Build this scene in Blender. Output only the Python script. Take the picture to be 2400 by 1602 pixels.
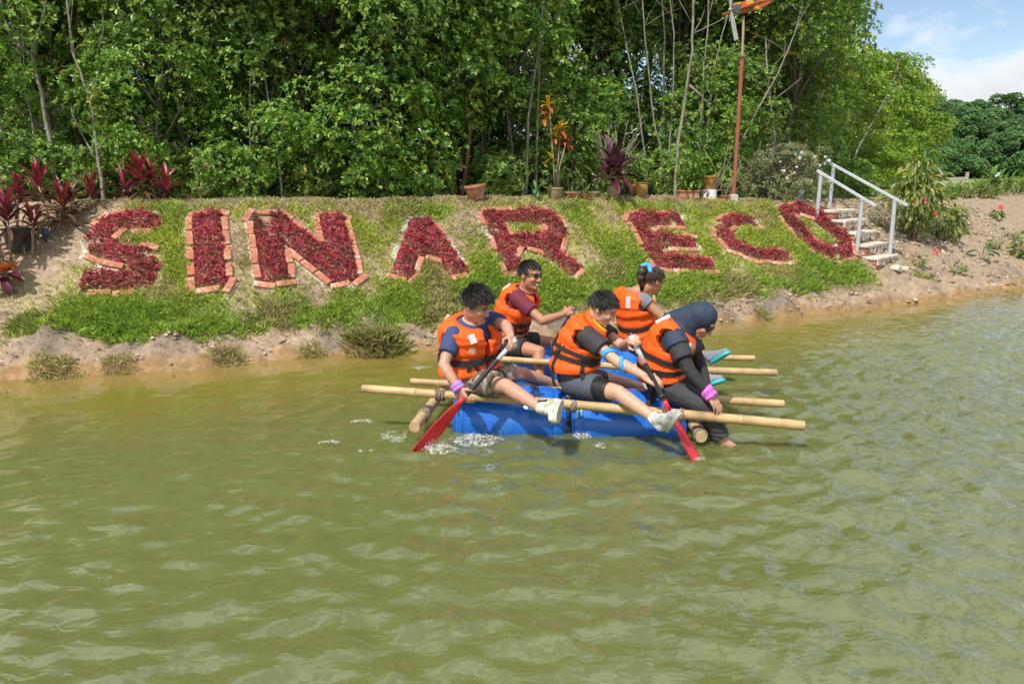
import bpy, math, random
import numpy as np
from mathutils import Vector, Matrix

for o in list(bpy.data.objects):
    bpy.data.objects.remove(o)
SC = bpy.context.scene
COL = SC.collection

# ------------------------------------------------------------------ camera
PITCH = math.radians(13.5); CAM_H = 1.85; FPX = 1634.7
cam_d = bpy.data.cameras.new('camera'); cam = bpy.data.objects.new('camera', cam_d); COL.objects.link(cam)
cam.location = (0, 0, CAM_H); cam.rotation_euler = (math.pi/2 - PITCH, 0, 0)
cam_d.sensor_width = 36; cam_d.lens = FPX/2400*36; cam_d.clip_start = 0.05; cam_d.clip_end = 2000
SC.camera = cam

# ------------------------------------------------------------------ sun, sky, exposure
SUN_EL, SUN_AZ = 57.0, 218.0          # azimuth of the sun, clockwise from +Y (behind the viewer, to the left)
sun_dir = Vector((math.sin(math.radians(SUN_AZ))*math.cos(math.radians(SUN_EL)),
                  math.cos(math.radians(SUN_AZ))*math.cos(math.radians(SUN_EL)),
                  math.sin(math.radians(SUN_EL))))
sl = bpy.data.lights.new('sun', 'SUN'); sl.energy = 4.3; sl.angle = math.radians(0.55); sl.color = (1.0, 0.95, 0.87)
so = bpy.data.objects.new('sun', sl); COL.objects.link(so); so.location = (-8, -8, 20)
so.rotation_euler = sun_dir.to_track_quat('Z', 'Y').to_euler()

world = bpy.data.worlds.new('World'); SC.world = world; world.use_nodes = True
wn = world.node_tree; wn.nodes.clear()
def wnode(t, **kw):
    n = wn.nodes.new(t)
    for k, v in kw.items(): setattr(n, k, v)
    return n
w_out = wnode('ShaderNodeOutputWorld')
w_sky = wnode('ShaderNodeTexSky', sky_type='NISHITA', sun_disc=False)
w_sky.sun_elevation = math.radians(SUN_EL); w_sky.sun_rotation = math.radians(SUN_AZ)
w_sky.altitude = 30; w_sky.air_density = 1.0; w_sky.dust_density = 0.4; w_sky.ozone_density = 1.0
bg1 = wnode('ShaderNodeBackground'); bg1.inputs[1].default_value = 0.125
bg2 = wnode('ShaderNodeBackground'); bg2.inputs[0].default_value = (0.93, 0.96, 1.0, 1)
w_mix = wnode('ShaderNodeMixShader')
w_tc = wnode('ShaderNodeTexCoord')
w_map = wnode('ShaderNodeMapping'); w_map.inputs['Location'].default_value = (3.0, 1.9, 0.1)
w_map.inputs['Scale'].default_value = (1.0, 1.0, 1.7)
w_n1 = wnode('ShaderNodeTexNoise'); w_n1.inputs['Scale'].default_value = 3.2; w_n1.inputs['Detail'].default_value = 9; w_n1.inputs['Roughness'].default_value = 0.52
w_r1 = wnode('ShaderNodeValToRGB'); w_r1.color_ramp.elements[0].position = 0.44; w_r1.color_ramp.elements[1].position = 0.50
w_n2 = wnode('ShaderNodeTexNoise'); w_n2.inputs['Scale'].default_value = 6.0; w_n2.inputs['Detail'].default_value = 6
w_m2 = wnode('ShaderNodeMapRange'); w_m2.inputs['From Min'].default_value = 0.3; w_m2.inputs['From Max'].default_value = 0.7
w_m2.inputs['To Min'].default_value = 0.72; w_m2.inputs['To Max'].default_value = 1.05
L = wn.links.new
L(w_tc.outputs['Generated'], w_map.inputs['Vector']); L(w_map.outputs[0], w_n1.inputs['Vector']); L(w_map.outputs[0], w_n2.inputs['Vector'])
L(w_n1.outputs['Fac'], w_r1.inputs[0]); L(w_n2.outputs['Fac'], w_m2.inputs['Value']); L(w_m2.outputs[0], bg2.inputs[1])
L(w_sky.outputs[0], bg1.inputs[0]); L(w_r1.outputs[0], w_mix.inputs[0]); L(bg1.outputs[0], w_mix.inputs[1]); L(bg2.outputs[0], w_mix.inputs[2])
L(w_mix.outputs[0], w_out.inputs[0])

SC.view_settings.view_transform = 'Standard'; SC.view_settings.look = 'None'
SC.view_settings.exposure = 0.22; SC.view_settings.gamma = 1.0; SC.view_settings.use_curve_mapping = False
SC.cycles.max_bounces = 8; SC.cycles.transparent_max_bounces = 8
SC.cycles.caustics_reflective = False; SC.cycles.caustics_refractive = False
SC.cycles.sample_clamp_indirect = 4.0

# ------------------------------------------------------------------ survey: turning sight lines into places
CP, SP = math.cos(PITCH), math.sin(PITCH)
def sight(px, py):
    u = (px-1200)/FPX; v = (801-py)/FPX
    return Vector((u, CP + v*SP, -SP + v*CP))
def at(px, py, Y):
    d = sight(px, py); t = Y/d.y
    return Vector((d.x*t, Y, CAM_H + d.z*t))
def onz(px, py, z):
    d = sight(px, py); t = (z-CAM_H)/d.z
    return Vector((d.x*t, d.y*t, z))

# ------------------------------------------------------------------ noise
def _h(ix, iy, s):
    n = (ix.astype(np.int64)*374761393 + iy.astype(np.int64)*668265263 + s*982451653) & 0x7fffffff
    n = (n ^ (n >> 13))*1274126177 & 0x7fffffff
    n = (n ^ (n >> 16))
    return (n & 0xffff)/65535.0
def vnoise(x, y, s=0):
    x = np.asarray(x, float); y = np.asarray(y, float)
    ix = np.floor(x); iy = np.floor(y); fx = x-ix; fy = y-iy
    fx = fx*fx*fx*(fx*(fx*6-15)+10); fy = fy*fy*fy*(fy*(fy*6-15)+10)
    a = _h(ix, iy, s); b = _h(ix+1, iy, s); c = _h(ix, iy+1, s); d = _h(ix+1, iy+1, s)
    return (a*(1-fx)+b*fx)*(1-fy) + (c*(1-fx)+d*fx)*fy
def fbm(x, y, o=4, s=0):
    r = 0; a = .5; f = 1
    for i in range(o):
        r = r + a*vnoise(np.asarray(x)*f+17.3*i, np.asarray(y)*f-9.1*i, s+i); a *= .5; f *= 2.03
    return r
def sstep(a, b, x):
    t = np.clip((np.asarray(x, float)-a)/(b-a), 0, 1); return t*t*(3-2*t)

# ------------------------------------------------------------------ objects
def link(name, data, parent=None):
    o = bpy.data.objects.new(name, data); COL.objects.link(o)
    if parent is not None: o.parent = parent
    return o
def tag(o, label=None, cat=None, group=None, kind=None):
    if label: o['label'] = label
    if cat: o['category'] = cat
    if group: o['group'] = group
    if kind: o['kind'] = kind
    return o
def thing(name, loc, label, cat, group=None, rz=0):
    o = link(name, None); o.location = loc; o.rotation_euler = (0, 0, rz)
    o.empty_display_size = .1
    return tag(o, label, cat, group)
def copy_tree(o, parent=None):
    c = o.copy(); COL.objects.link(c); c.parent = parent
    for k in ('label', 'group'):
        if parent is None and k in c: del c[k]
    for ch in [x for x in ALLCH.get(o.name, [])]:
        copy_tree(ch, c)
    return c
ALLCH = {}
def reg(parent, child):
    ALLCH.setdefault(parent.name, []).append(child)

def mesh_np(name, V, F, mats, smooth=False, col=None, midx=None):
    """V (n,3), F (m,k) uniform polygons"""
    V = np.asarray(V, np.float32); F = np.asarray(F, np.int32)
    me = bpy.data.meshes.new(name); k = F.shape[1]
    me.vertices.add(len(V)); me.vertices.foreach_set('co', V.ravel())
    me.loops.add(F.size); me.loops.foreach_set('vertex_index', F.ravel())
    me.polygons.add(len(F)); me.polygons.foreach_set('loop_start', np.arange(len(F), dtype=np.int32)*k)
    if smooth: me.polygons.foreach_set('use_smooth', np.ones(len(F), bool))
    for m in (mats if isinstance(mats, (list, tuple)) else [mats]): me.materials.append(m)
    if midx is not None: me.polygons.foreach_set('material_index', np.asarray(midx, np.int32))
    me.update(calc_edges=True)
    if col is not None:
        a = me.color_attributes.new('Col', 'FLOAT_COLOR', 'POINT')
        c = np.ones((len(V), 4), np.float32); c[:, :3] = col; a.data.foreach_set('color', c.ravel())
    return me

class MB:
    """collects shapes; build() links them as ONE mesh object"""
    def __init__(s): s.v = []; s.f = []
    def add(s, V, F):
        b = len(s.v); s.v += [tuple(p) for p in V]; s.f += [tuple(i+b for i in f) for f in F]; return s
    def box(s, c, size, rot=None, bev=0.0):
        M = Matrix.Translation(c) @ (rot.to_4x4() if rot is not None else Matrix.Identity(4))
        x, y, z = [q/2 for q in size]
        if bev <= 0:
            P = [(-x,-y,-z),(x,-y,-z),(x,y,-z),(-x,y,-z),(-x,-y,z),(x,-y,z),(x,y,z),(-x,y,z)]
            Fs = [(0,3,2,1),(4,5,6,7),(0,1,5,4),(1,2,6,5),(2,3,7,6),(3,0,4,7)]
        else:
            b = bev; P = []; 
            for zz, i in ((-z, b), (-z+b, 0), (z-b, 0), (z, b)):
                P += [(-x+i,-y+i,zz),(x-i,-y+i,zz),(x-i,y-i,zz),(-x+i,y-i,zz)]
            Fs = [(3,2,1,0),(12,13,14,15)]
            for k in range(3):
                for j in range(4):
                    a = k*4+j; d = k*4+(j+1) % 4; Fs.append((a, d, d+4, a+4))
        return s.add([M @ Vector(p) for p in P], Fs)
    def tube(s, pts, rad, seg=8, cap=True, closed=False):
        pts = [Vector(p) for p in pts]; n = len(pts)
        if not hasattr(rad, '__len__'): rad = [rad]*n
        V = []; F = []; prev = None
        for i, p in enumerate(pts):
            if closed: t = pts[(i+1) % n]-pts[i-1]
            else: t = pts[min(i+1, n-1)]-pts[max(i-1, 0)]
            if t.length < 1e-9: t = Vector((0,0,1))
            t.normalize()
            if prev is None:
                a = Vector((0,0,1)) if abs(t.z) < .9 else Vector((1,0,0)); a = (a - t*a.dot(t)).normalized()
            else:
                a = prev - t*prev.dot(t)
                a = a.normalized() if a.length > 1e-6 else Vector((1,0,0))
            prev = a; b = t.cross(a)
            for k in range(seg):
                w = 2*math.pi*k/seg; V.append(p + (a*math.cos(w)+b*math.sin(w))*rad[i])
        m = n if closed else n-1
        for i in range(m):
            for k in range(seg):
                a0 = i*seg+k; a1 = i*seg+(k+1) % seg; j = ((i+1) % n)*seg
                F.append((a0, a1, j+(k+1) % seg, j+k))
        if cap and not closed:
            F.append(tuple(range(seg-1, -1, -1))); F.append(tuple((n-1)*seg+k for k in range(seg)))
        return s.add(V, F)
    def ell(s, c, r, rot=None, nu=14, nv=9):
        V = []; F = []; R = rot if rot is not None else Matrix.Identity(3)
        c = Vector(c)
        V.append(c + R @ Vector((0,0,r[2])))
        for i in range(1, nv):
            th = math.pi*i/nv
            for k in range(nu):
                ph = 2*math.pi*k/nu
                V.append(c + R @ Vector((r[0]*math.sin(th)*math.cos(ph), r[1]*math.sin(th)*math.sin(ph), r[2]*math.cos(th))))
        V.append(c + R @ Vector((0,0,-r[2])))
        for k in range(nu): F.append((0, 1+k, 1+(k+1) % nu))
        for i in range(nv-2):
            for k in range(nu):
                a = 1+i*nu+k; b = 1+i*nu+(k+1) % nu; F.append((a, a+nu, b+nu, b))
        e = len(V)-1; a = 1+(nv-2)*nu
        for k in range(nu): F.append((a+k, e, a+(k+1) % nu))
        return s.add(V, F)
    def cone(s, p0, p1, r0, r1, seg=14, ends=(True, True)):
        s.tube([p0, p1], [r0, r1], seg)
        if ends[0]: s.ell(p0, (r0, r0, r0))
        if ends[1]: s.ell(p1, (r1, r1, r1))
        return s
    def lathe(s, prof, axis0, axis1, seg=32, close=True):
        """prof: (t along 0..L in metres, radius)"""
        a = Vector(axis0); d = (Vector(axis1)-a).normalized()
        return s.tube([a+d*t for t, r in prof], [r for t, r in prof], seg, cap=close)
    def arr(s): return s.v, s.f
    def mesh(s, name, mats, smooth=True, origin=(0,0,0)):
        me = bpy.data.meshes.new(name); ox, oy, oz = origin
        me.from_pydata([(x-ox, y-oy, z-oz) for x, y, z in s.v], [], s.f)
        for m in (mats if isinstance(mats, (list, tuple)) else [mats]): me.materials.append(m)
        if smooth: me.polygons.foreach_set('use_smooth', [True]*len(me.polygons))
        me.update(); return me
    def build(s, name, mats, parent=None, smooth=True, sharp=None):
        org = parent.matrix_world.translation if parent is not None else Vector((0,0,0))
        if parent is not None: org = wloc(parent)
        me = s.mesh(name, mats, smooth, org)
        if sharp: 
            try: me.set_sharp_from_angle(angle=math.radians(sharp))
            except Exception: pass
        o = link(name, me, parent)
        if parent is not None: reg(parent, o)
        return o
def wloc(o):
    p = Vector((0,0,0))
    while o is not None: p = p + o.location; o = o.parent
    return p

def solid(mb, name, mats, parent=None, voxel=.008, smooth=3, fac=.5, post=None):
    """join overlapping shapes into one continuous skin (voxel remesh)"""
    me = mb.mesh('tmp', [], False); o = bpy.data.objects.new('tmp', me); COL.objects.link(o)
    m = o.modifiers.new('r', 'REMESH'); m.mode = 'VOXEL'; m.voxel_size = voxel; m.use_smooth_shade = True
    if smooth:
        k = o.modifiers.new('s', 'SMOOTH'); k.iterations = smooth; k.factor = fac
    dg = bpy.context.evaluated_depsgraph_get(); dg.update()
    new = bpy.data.meshes.new_from_object(o.evaluated_get(dg)); new.name = name
    bpy.data.objects.remove(o); bpy.data.meshes.remove(me)
    org = wloc(parent) if parent is not None else Vector((0,0,0))
    n = len(new.vertices); co = np.empty(n*3, np.float32); new.vertices.foreach_get('co', co)
    co = co.reshape(-1, 3)
    if post is not None: co = post(co)
    co = co - np.array(org, np.float32)
    new.vertices.foreach_set('co', co.ravel().astype(np.float32))
    new.materials.clear()
    for q in (mats if isinstance(mats, (list, tuple)) else [mats]): new.materials.append(q)
    new.polygons.foreach_set('use_smooth', [True]*len(new.polygons)); new.update()
    ob = link(name, new, parent)
    if parent is not None: reg(parent, ob)
    return ob

# ------------------------------------------------------------------ materials
def mat(name, col, rough=.6, var=.12, scale=6.0, bump=0.0, bscale=40.0, spec=.5, metal=0.0, attr=False, transl=0.0,
        col2=None, thresh=None, coords='Object', coat=0.0, detail=4):
    m = bpy.data.materials.new(name); m.use_nodes = True; nt = m.node_tree; N = nt.nodes; K = nt.links.new
    p = N['Principled BSDF']; out = N['Material Output']
    p.inputs['Roughness'].default_value = rough; p.inputs['Metallic'].default_value = metal
    p.inputs['Specular IOR Level'].default_value = spec
    if coat: p.inputs['Coat Weight'].default_value = coat; p.inputs['Coat Roughness'].default_value = .08
    tc = N.new('ShaderNodeTexCoord')
    if attr:
        a = N.new('ShaderNodeAttribute'); a.attribute_name = 'Col'; base = a.outputs['Color']
    else:
        r = N.new('ShaderNodeRGB'); r.outputs[0].default_value = (*col, 1); base = r.outputs[0]
    if col2 is not None:
        n = N.new('ShaderNodeTexNoise'); n.inputs['Scale'].default_value = scale; n.inputs['Detail'].default_value = detail
        K(tc.outputs[coords], n.inputs['Vector'])
        cr = N.new('ShaderNodeValToRGB'); t = thresh or (.42, .58)
        cr.color_ramp.elements[0].position = t[0]; cr.color_ramp.elements[1].position = t[1]
        K(n.outputs['Fac'], cr.inputs[0])
        mx = N.new('ShaderNodeMix'); mx.data_type = 'RGBA'
        K(cr.outputs[0], mx.inputs[0]); K(base, mx.inputs[6]); mx.inputs[7].default_value = (*col2, 1); base = mx.outputs[2]
    if var > 0:
        n = N.new('ShaderNodeTexNoise'); n.inputs['Scale'].default_value = scale*1.7+.3; n.inputs['Detail'].default_value = 5
        K(tc.outputs[coords], n.inputs['Vector'])
        mr = N.new('ShaderNodeMapRange'); mr.inputs['From Min'].default_value = .25; mr.inputs['From Max'].default_value = .75
        mr.inputs['To Min'].default_value = 1-var; mr.inputs['To Max'].default_value = 1+var
        K(n.outputs['Fac'], mr.inputs['Value'])
        mx = N.new('ShaderNodeVectorMath'); mx.operation = 'SCALE'
        K(base, mx.inputs[0]); K(mr.outputs[0], mx.inputs['Scale']); base = mx.outputs[0]
    K(base, p.inputs['Base Color'])
    if bump:
        n = N.new('ShaderNodeTexNoise'); n.inputs['Scale'].default_value = bscale; n.inputs['Detail'].default_value = 5
        K(tc.outputs[coords], n.inputs['Vector'])
        b = N.new('ShaderNodeBump'); b.inputs['Strength'].default_value = bump; b.inputs['Distance'].default_value = .01
        K(n.outputs['Fac'], b.inputs['Height']); K(b.outputs[0], p.inputs['Normal'])
    if transl:
        t = N.new('ShaderNodeBsdfTranslucent'); K(base, t.inputs['Color'])
        ms = N.new('ShaderNodeMixShader'); ms.inputs[0].default_value = transl
        K(p.outputs[0], ms.inputs[1]); K(t.outputs[0], ms.inputs[2]); K(ms.outputs[0], out.inputs[0])
    return m
M_leaf = mat('leaf', (0,0,0), rough=.38, var=.0, attr=True, transl=.36, spec=.45)
M_grass = mat('grass_blade', (0,0,0), rough=.5, var=.0, attr=True, transl=.3, spec=.3)
M_redleaf = mat('red_leaf', (0,0,0), rough=.5, var=.0, attr=True, transl=.2, spec=.3)
M_bark_pale = mat('bark_pale', (.26,.24,.195), .85, .3, 5, .6, 30, col2=(.16,.14,.10), thresh=(.45,.7))
M_bark_red = mat('bark_red', (.20,.085,.045), .85, .3, 6, .6, 30, col2=(.12,.07,.05))
M_bark_dark = mat('bark_dark', (.09,.075,.055), .9, .3, 6, .6, 30)
M_twig = mat('twig', (.30,.25,.18), .85, .25, 8)
# ================================================================== land
_sh = [onz(x, y, 0) for x, y in [(0,889),(307,873),(490,868),(613,846),(817,833),(1022,819),(1635,763),(1737,756),(1992,727),(2197,706),(2400,672)]]
_sx = np.array([-40, -12, -7.0] + [p.x for p in _sh] + [14, 40, 120]); 
_sy = np.array([1.0, 4.6, 5.75] + [p.y for p in _sh] + [14.5, 24, 60])
_cr = [(100,474,2.15),(300,473,2.15),(600,471,2.2),(1100,464,2.2),(1500,462,2.25),(1800,469,2.05),(1960,475,1.9),(2120,480,2.9),(2400,462,5.0)]
def shoreY(x):
    x = np.asarray(x, float)
    s = 0
    for dx in (-.35, -.17, 0, .17, .35): s = s + np.interp(x+dx, _sx, _sy)
    return s/5
_cx, _cy, _cz = [], [], []
for px, py, run in _cr:
    d = sight(px, py); x = 0.0
    for _ in range(30):
        Y = float(shoreY(x)) + run; x = d.x/d.y*Y
    _cx.append(x); _cy.append(Y); _cz.append(CAM_H + d.z/d.y*Y)
_cx = np.array([-40, -14] + _cx + [16, 40, 120]); _cy = np.array([4.0, 7.2] + _cy + [21, 32, 70]); _cz = np.array([1.5, 1.5] + _cz + [1.3, 1.3, 1.3])
def crestY(x): return np.interp(x, _cx, _cy)
def crestZ(x): return np.interp(x, _cx, _cz)
_pq = np.array([-1.2, -.3, 0, .035, .10, .19, .26, .40, .60, .80, .93, 1.0, 1.08, 1.3, 2.2])
_ph = np.array([-.5, -.16, -.01, .055, .10, .17, .215, .36, .575, .79, .93, .985, 1.0, .985, .95])
def land(x, y, fine=True):
    x = np.asarray(x, float); y = np.asarray(y, float)
    sy = shoreY(x) + (fbm(x*1.6+3, x*0+1.7, 3, 5)-.45)*.22; cy = crestY(x); q = (y-sy)/(cy-sy)
    z = np.interp(q, _pq, _ph)*crestZ(x)
    far = sstep(2, 14, y-cy); z = z*(1-far) + 1.3*far
    if fine:
        slope = sstep(0, .1, q)*(1-sstep(.95, 1.4, q))
        z = z + (fbm(x*1.1, y*1.1, 3, 11)-.45)*.10*slope + (fbm(x*3.3, y*3.3, 3, 13)-.45)*.07*sstep(.8, .95, q)*(1-sstep(1.2, 1.6, q))
        mud = sstep(-.05, .03, q)*(1-sstep(.2, .36, q))
        right = sstep(4.6, 5.6, x)*sstep(-.02, .06, q)
        m = np.maximum(mud, right*.9)
        n = fbm(x*5.5, y*7.5, 4, 21); r = 1-np.abs(2*fbm(x*3.2+9, y*4.2, 3, 31)-.95)
        z = z + m*((n-.45)*.17 + (r-.75)*.07)
        # two slumped clods of dark mud on the left
        for (cx, cyq, rr, hh) in _clods: 
            dd = ((x-cx)/rr)**2 + ((y-cyq)/(rr*.75))**2
            z = z + np.exp(-dd*1.6)*hh*(.55+.9*fbm(x*8, y*8, 3, 7))
    return z
_clods = []
def hit(px, py, fine=False, t0=None):
    d = sight(px, py); t = 3.0; prev = None
    while t < 60:
        p = Vector((0,0,CAM_H)) + d*t
        g = float(land(p.x, p.y, fine))
        if p.z < g:
            lo, hi = t-.04, t
            for _ in range(18):
                mid = (lo+hi)/2; p = Vector((0,0,CAM_H)) + d*mid
                if p.z < float(land(p.x, p.y, fine)): hi = mid
                else: lo = mid
            p = Vector((0,0,CAM_H)) + d*hi; return Vector((p.x, p.y, float(land(p.x, p.y, fine))))
        t += .04
    return None
def crest_at(px, off):
    """a spot `off` metres beyond the crest on this bearing"""
    d = sight(px, 440); x = 0.0
    for _ in range(30):
        Y = float(crestY(x)) + off; x = d.x/d.y*Y
    return Vector((x, Y, float(land(x, Y))))
_c1 = hit(118, 800); _c2 = hit(395, 812)
_clods = [(_c1.x, _c1.y, .30, .13), (_c2.x, _c2.y, .26, .12), (_c2.x-.35, _c2.y-.12, .22, .07)]

gx = np.concatenate([np.linspace(-40, -7.2, 40), np.linspace(-7, 11, 460), np.linspace(11.2, 120, 70)])
gq = np.concatenate([np.linspace(-1.2, -.15, 8), np.linspace(-.12, 1.3, 150)])
GX, GQ = np.meshgrid(gx, gq)
S_, C_ = shoreY(GX), crestY(GX)
GY = S_ + GQ*(C_-S_)
ext = np.array([.6, 1.4, 2.5, 4, 6, 9, 13, 18, 26, 40, 60, 90, 140, 220, 400, 800])
EX, EE = np.meshgrid(gx, ext); EY = crestY(EX)*1 + .3*(crestY(EX)-shoreY(EX)) + EE
GX = np.vstack([GX, EX]); GY = np.vstack([GY, EY])
GZ = land(GX, GY)
qq = (GY-shoreY(GX))/(crestY(GX)-shoreY(GX))
nr, nc = GX.shape
idx = np.arange(nr*nc).reshape(nr, nc)
F = np.stack([idx[:-1,:-1], idx[:-1,1:], idx[1:,1:], idx[1:,:-1]], -1).reshape(-1, 4)
# soil colours: tan dry soil, darker damp clods, ochre wet rim, dull thatch under the grass
damp = sstep(.52, .62, fbm(GX*2.1, GY*2.6, 4, 41))*(1-sstep(.25, .4, qq))
for (cx, cy_, rr, hh) in _clods: damp = np.maximum(damp, np.exp(-(((GX-cx)/rr)**2+((GY-cy_)/rr)**2)*1.3)*1.1)
damp = np.clip(damp, 0, 1)
rim = 1-sstep(.0, .07, qq+.05*(fbm(GX*3, GY*3, 2, 8)-.5))
leaf_floor = sstep(1.2, 1.7, qq)*(1-sstep(7.0, 9.5, GX))
thatch = sstep(.2, .4, qq)*(1-sstep(.9, 1.05, qq))*(1-sstep(4.6, 5.4, GX))*.55*sstep(.35, .6, fbm(GX*1.3, GY*1.3, 3, 51))
def mixc(a, b, t): return a*(1-t[..., None]) + np.array(b)*t[..., None]
lc = np.ones(GX.shape+(3,))*np.array((.34, .25, .175))
lc = lc*(.82+.36*fbm(GX*3.1, GY*3.1, 4, 61))[..., None]
lc = mixc(lc, (.34, .31, .13), thatch)
lc = mixc(lc, (.17, .14, .115), damp*.8)
lc = mixc(lc, (.30, .185, .075), rim*.8)
lc = mixc(lc, (.10, .085, .05), leaf_floor)
lc = mixc(lc, (.29, .225, .155), sstep(4.8, 6, GX)*sstep(.05, .2, qq)*.6)
farg = sstep(1.0, 4, GY-crestY(GX))*sstep(7, 9, GX); lc = mixc(lc, (.17, .22, .06), farg*.85)
M_soil = mat('soil', (0,0,0), .95, .3, 9, .9, 26, spec=.15, attr=True)
ground = link('ground', mesh_np('ground', np.stack([GX, GY, GZ], -1).reshape(-1, 3), F, M_soil, True, lc.reshape(-1, 3)))
tag(ground, 'tan earth bank and flat ground behind it', kind='structure')

# ================================================================== water
rs = np.random.RandomState(4)
def axis(a, b, fine0, fine1, d, grow=1.12):
    m = list(np.arange(fine0, fine1, d)); st = d
    while m[-1] < b: st *= grow; m.append(m[-1]+st)
    st = d
    while m[0] > a: st *= grow; m.insert(0, m[0]-st)
    return np.array(m)
wx = axis(-70, 130, -6.0, 9.0, .036); wy = axis(-60, 62, 1.2, 10.5, .028)
WX, WY = np.meshgrid(wx, wy)
WZ = np.zeros_like(WX)
inland = shoreY(WX) - WY
calm = sstep(-.1, 2.4, inland)                        # flat close to the bank
calm = calm*(.35+.65*sstep(-4.5, 1.5, WX + 1.2*(4.5-WY)))
rough_r = .75 + .5*sstep(0, 5, WX)
near = np.exp(-((WX-2)**2+(WY-5)**2)/400)             # swell only where the mesh resolves it
for i in range(44):
    lam = .085*(1.06**i)*rs.uniform(.9, 1.1)
    if lam > .48: lam = rs.uniform(.10, .26)
    th = math.radians(72) + rs.normal(0, .85)           # direction the waves run
    k = 2*math.pi/lam; ph = rs.uniform(0, 6.28)
    warp = (fbm(WX*.9+i*3.1, WY*.9-i*1.7, 2, 70+i)-.4)*2.2
    env = .15 + 1.5*vnoise(WX*.8+7*i, WY*.8, 90+i)
    amp = .0052*lam**.85*1.55
    c = np.cos(k*(WX*math.cos(th)+WY*math.sin(th)) + ph + warp*3)
    WZ = WZ + amp*env*(c + .25*np.cos(2*k*(WX*math.cos(th)+WY*math.sin(th)) + 2*ph + warp*6))
WZ = WZ*calm*rough_r*near
# rings spreading from the turning stroke on the left of the raft
for (px, py, A, lam, dec) in ((905, 1000, .006, .27, 1.1), (1000, 1045, .008, .16, .55), (1640, 1075, .006, .15, .4), (1190, 1030, .006, .18, .5)):
    c = onz(px, py, 0); r = np.hypot(WX-c.x, (WY-c.y))
    WZ = WZ + A*np.sin(2*math.pi*r/lam + 2*fbm(WX*1.2, WY*1.2, 2, 33))*np.exp(-r/dec)*sstep(0, .12, r)
nr, nc = WX.shape; idx = np.arange(nr*nc).reshape(nr, nc)
F = np.stack([idx[:-1,:-1], idx[:-1,1:], idx[1:,1:], idx[1:,:-1]], -1).reshape(-1, 4)
wc = np.ones(WX.shape+(3,))*np.array((.120, .135, .043))
bl = fbm(WX*.33+2, WY*.5, 3, 12); wc = wc*(.86+.3*bl)[..., None]
wc = mixc(wc, (.19, .155, .022), sstep(2.4, .5, inland)*.75)          # silt near the bank
wc = mixc(wc, (.27, .175, .06), sstep(.75, .02, inland + .5*(fbm(WX*1.5, WY*1.5, 2, 3)-.5))*.75)
wc = mixc(wc, (.165, .12, .02), sstep(.5, .62, fbm(WX*.55, WY*1.1, 3, 77))*sstep(3.2, 1.2, inland)*.5)
M_water = mat('pond_water', (0,0,0), .02, .0, 5, .0, attr=True, spec=.5)
nt = M_water.node_tree; p = nt.nodes['Principled BSDF']; p.inputs['IOR'].default_value = 1.85
tc = nt.nodes.new('ShaderNodeTexCoord'); mp = nt.nodes.new('ShaderNodeMapping'); mp.inputs['Rotation'].default_value = (0, 0, math.radians(-16)); mp.inputs['Scale'].default_value = (7.0, 16.0, 1)
n1 = nt.nodes.new('ShaderNodeTexNoise'); n1.inputs['Scale'].default_value = 1.0; n1.inputs['Detail'].default_value = 2.5; n1.inputs['Roughness'].default_value = .45; n1.inputs['Distortion'].default_value = .6
mp2 = nt.nodes.new('ShaderNodeMapping'); mp2.inputs['Rotation'].default_value = (0, 0, math.radians(25)); mp2.inputs['Scale'].default_value = (20, 46, 1)
n2 = nt.nodes.new('ShaderNodeTexNoise'); n2.inputs['Scale'].default_value = 1.0; n2.inputs['Detail'].default_value = 1.5
ad = nt.nodes.new('ShaderNodeMath'); ad.operation = 'MULTIPLY_ADD'; ad.inputs[1].default_value = .22
at_ = nt.nodes.new('ShaderNodeAttribute'); at_.attribute_name = 'calm'
b = nt.nodes.new('ShaderNodeBump'); b.inputs['Distance'].default_value = .02
ml = nt.nodes.new('ShaderNodeMath'); ml.operation = 'MULTIPLY'; ml.inputs[1].default_value = .55
nt.links.new(tc.outputs['Object'], mp.inputs[0]); nt.links.new(mp.outputs[0], n1.inputs['Vector'])
nt.links.new(tc.outputs['Object'], mp2.inputs[0]); nt.links.new(mp2.outputs[0], n2.inputs['Vector'])
nt.links.new(n2.outputs['Fac'], ad.inputs[0]); nt.links.new(n1.outputs['Fac'], ad.inputs[2])
nt.links.new(ad.outputs[0], b.inputs['Height']); nt.links.new(at_.outputs['Fac'], ml.inputs[0]); nt.links.new(ml.outputs[0], b.inputs['Strength'])
nt.links.new(b.outputs[0], p.inputs['Normal'])
p.subsurface_method = 'BURLEY'; p.inputs['Subsurface Weight'].default_value = .85; p.inputs['Subsurface Radius'].default_value = (1.0, 1.0, .6); p.inputs['Subsurface Scale'].default_value = .13
wme = mesh_np('water', np.stack([WX, WY, WZ], -1).reshape(-1, 3), F, M_water, True, wc.reshape(-1, 3))
ca = wme.attributes.new('calm', 'FLOAT', 'POINT'); ca.data.foreach_set('value', (calm*rough_r*.8+.12).ravel().astype(np.float32))
water = link('water', wme); tag(water, 'murky olive green pond water', kind='structure')
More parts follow.
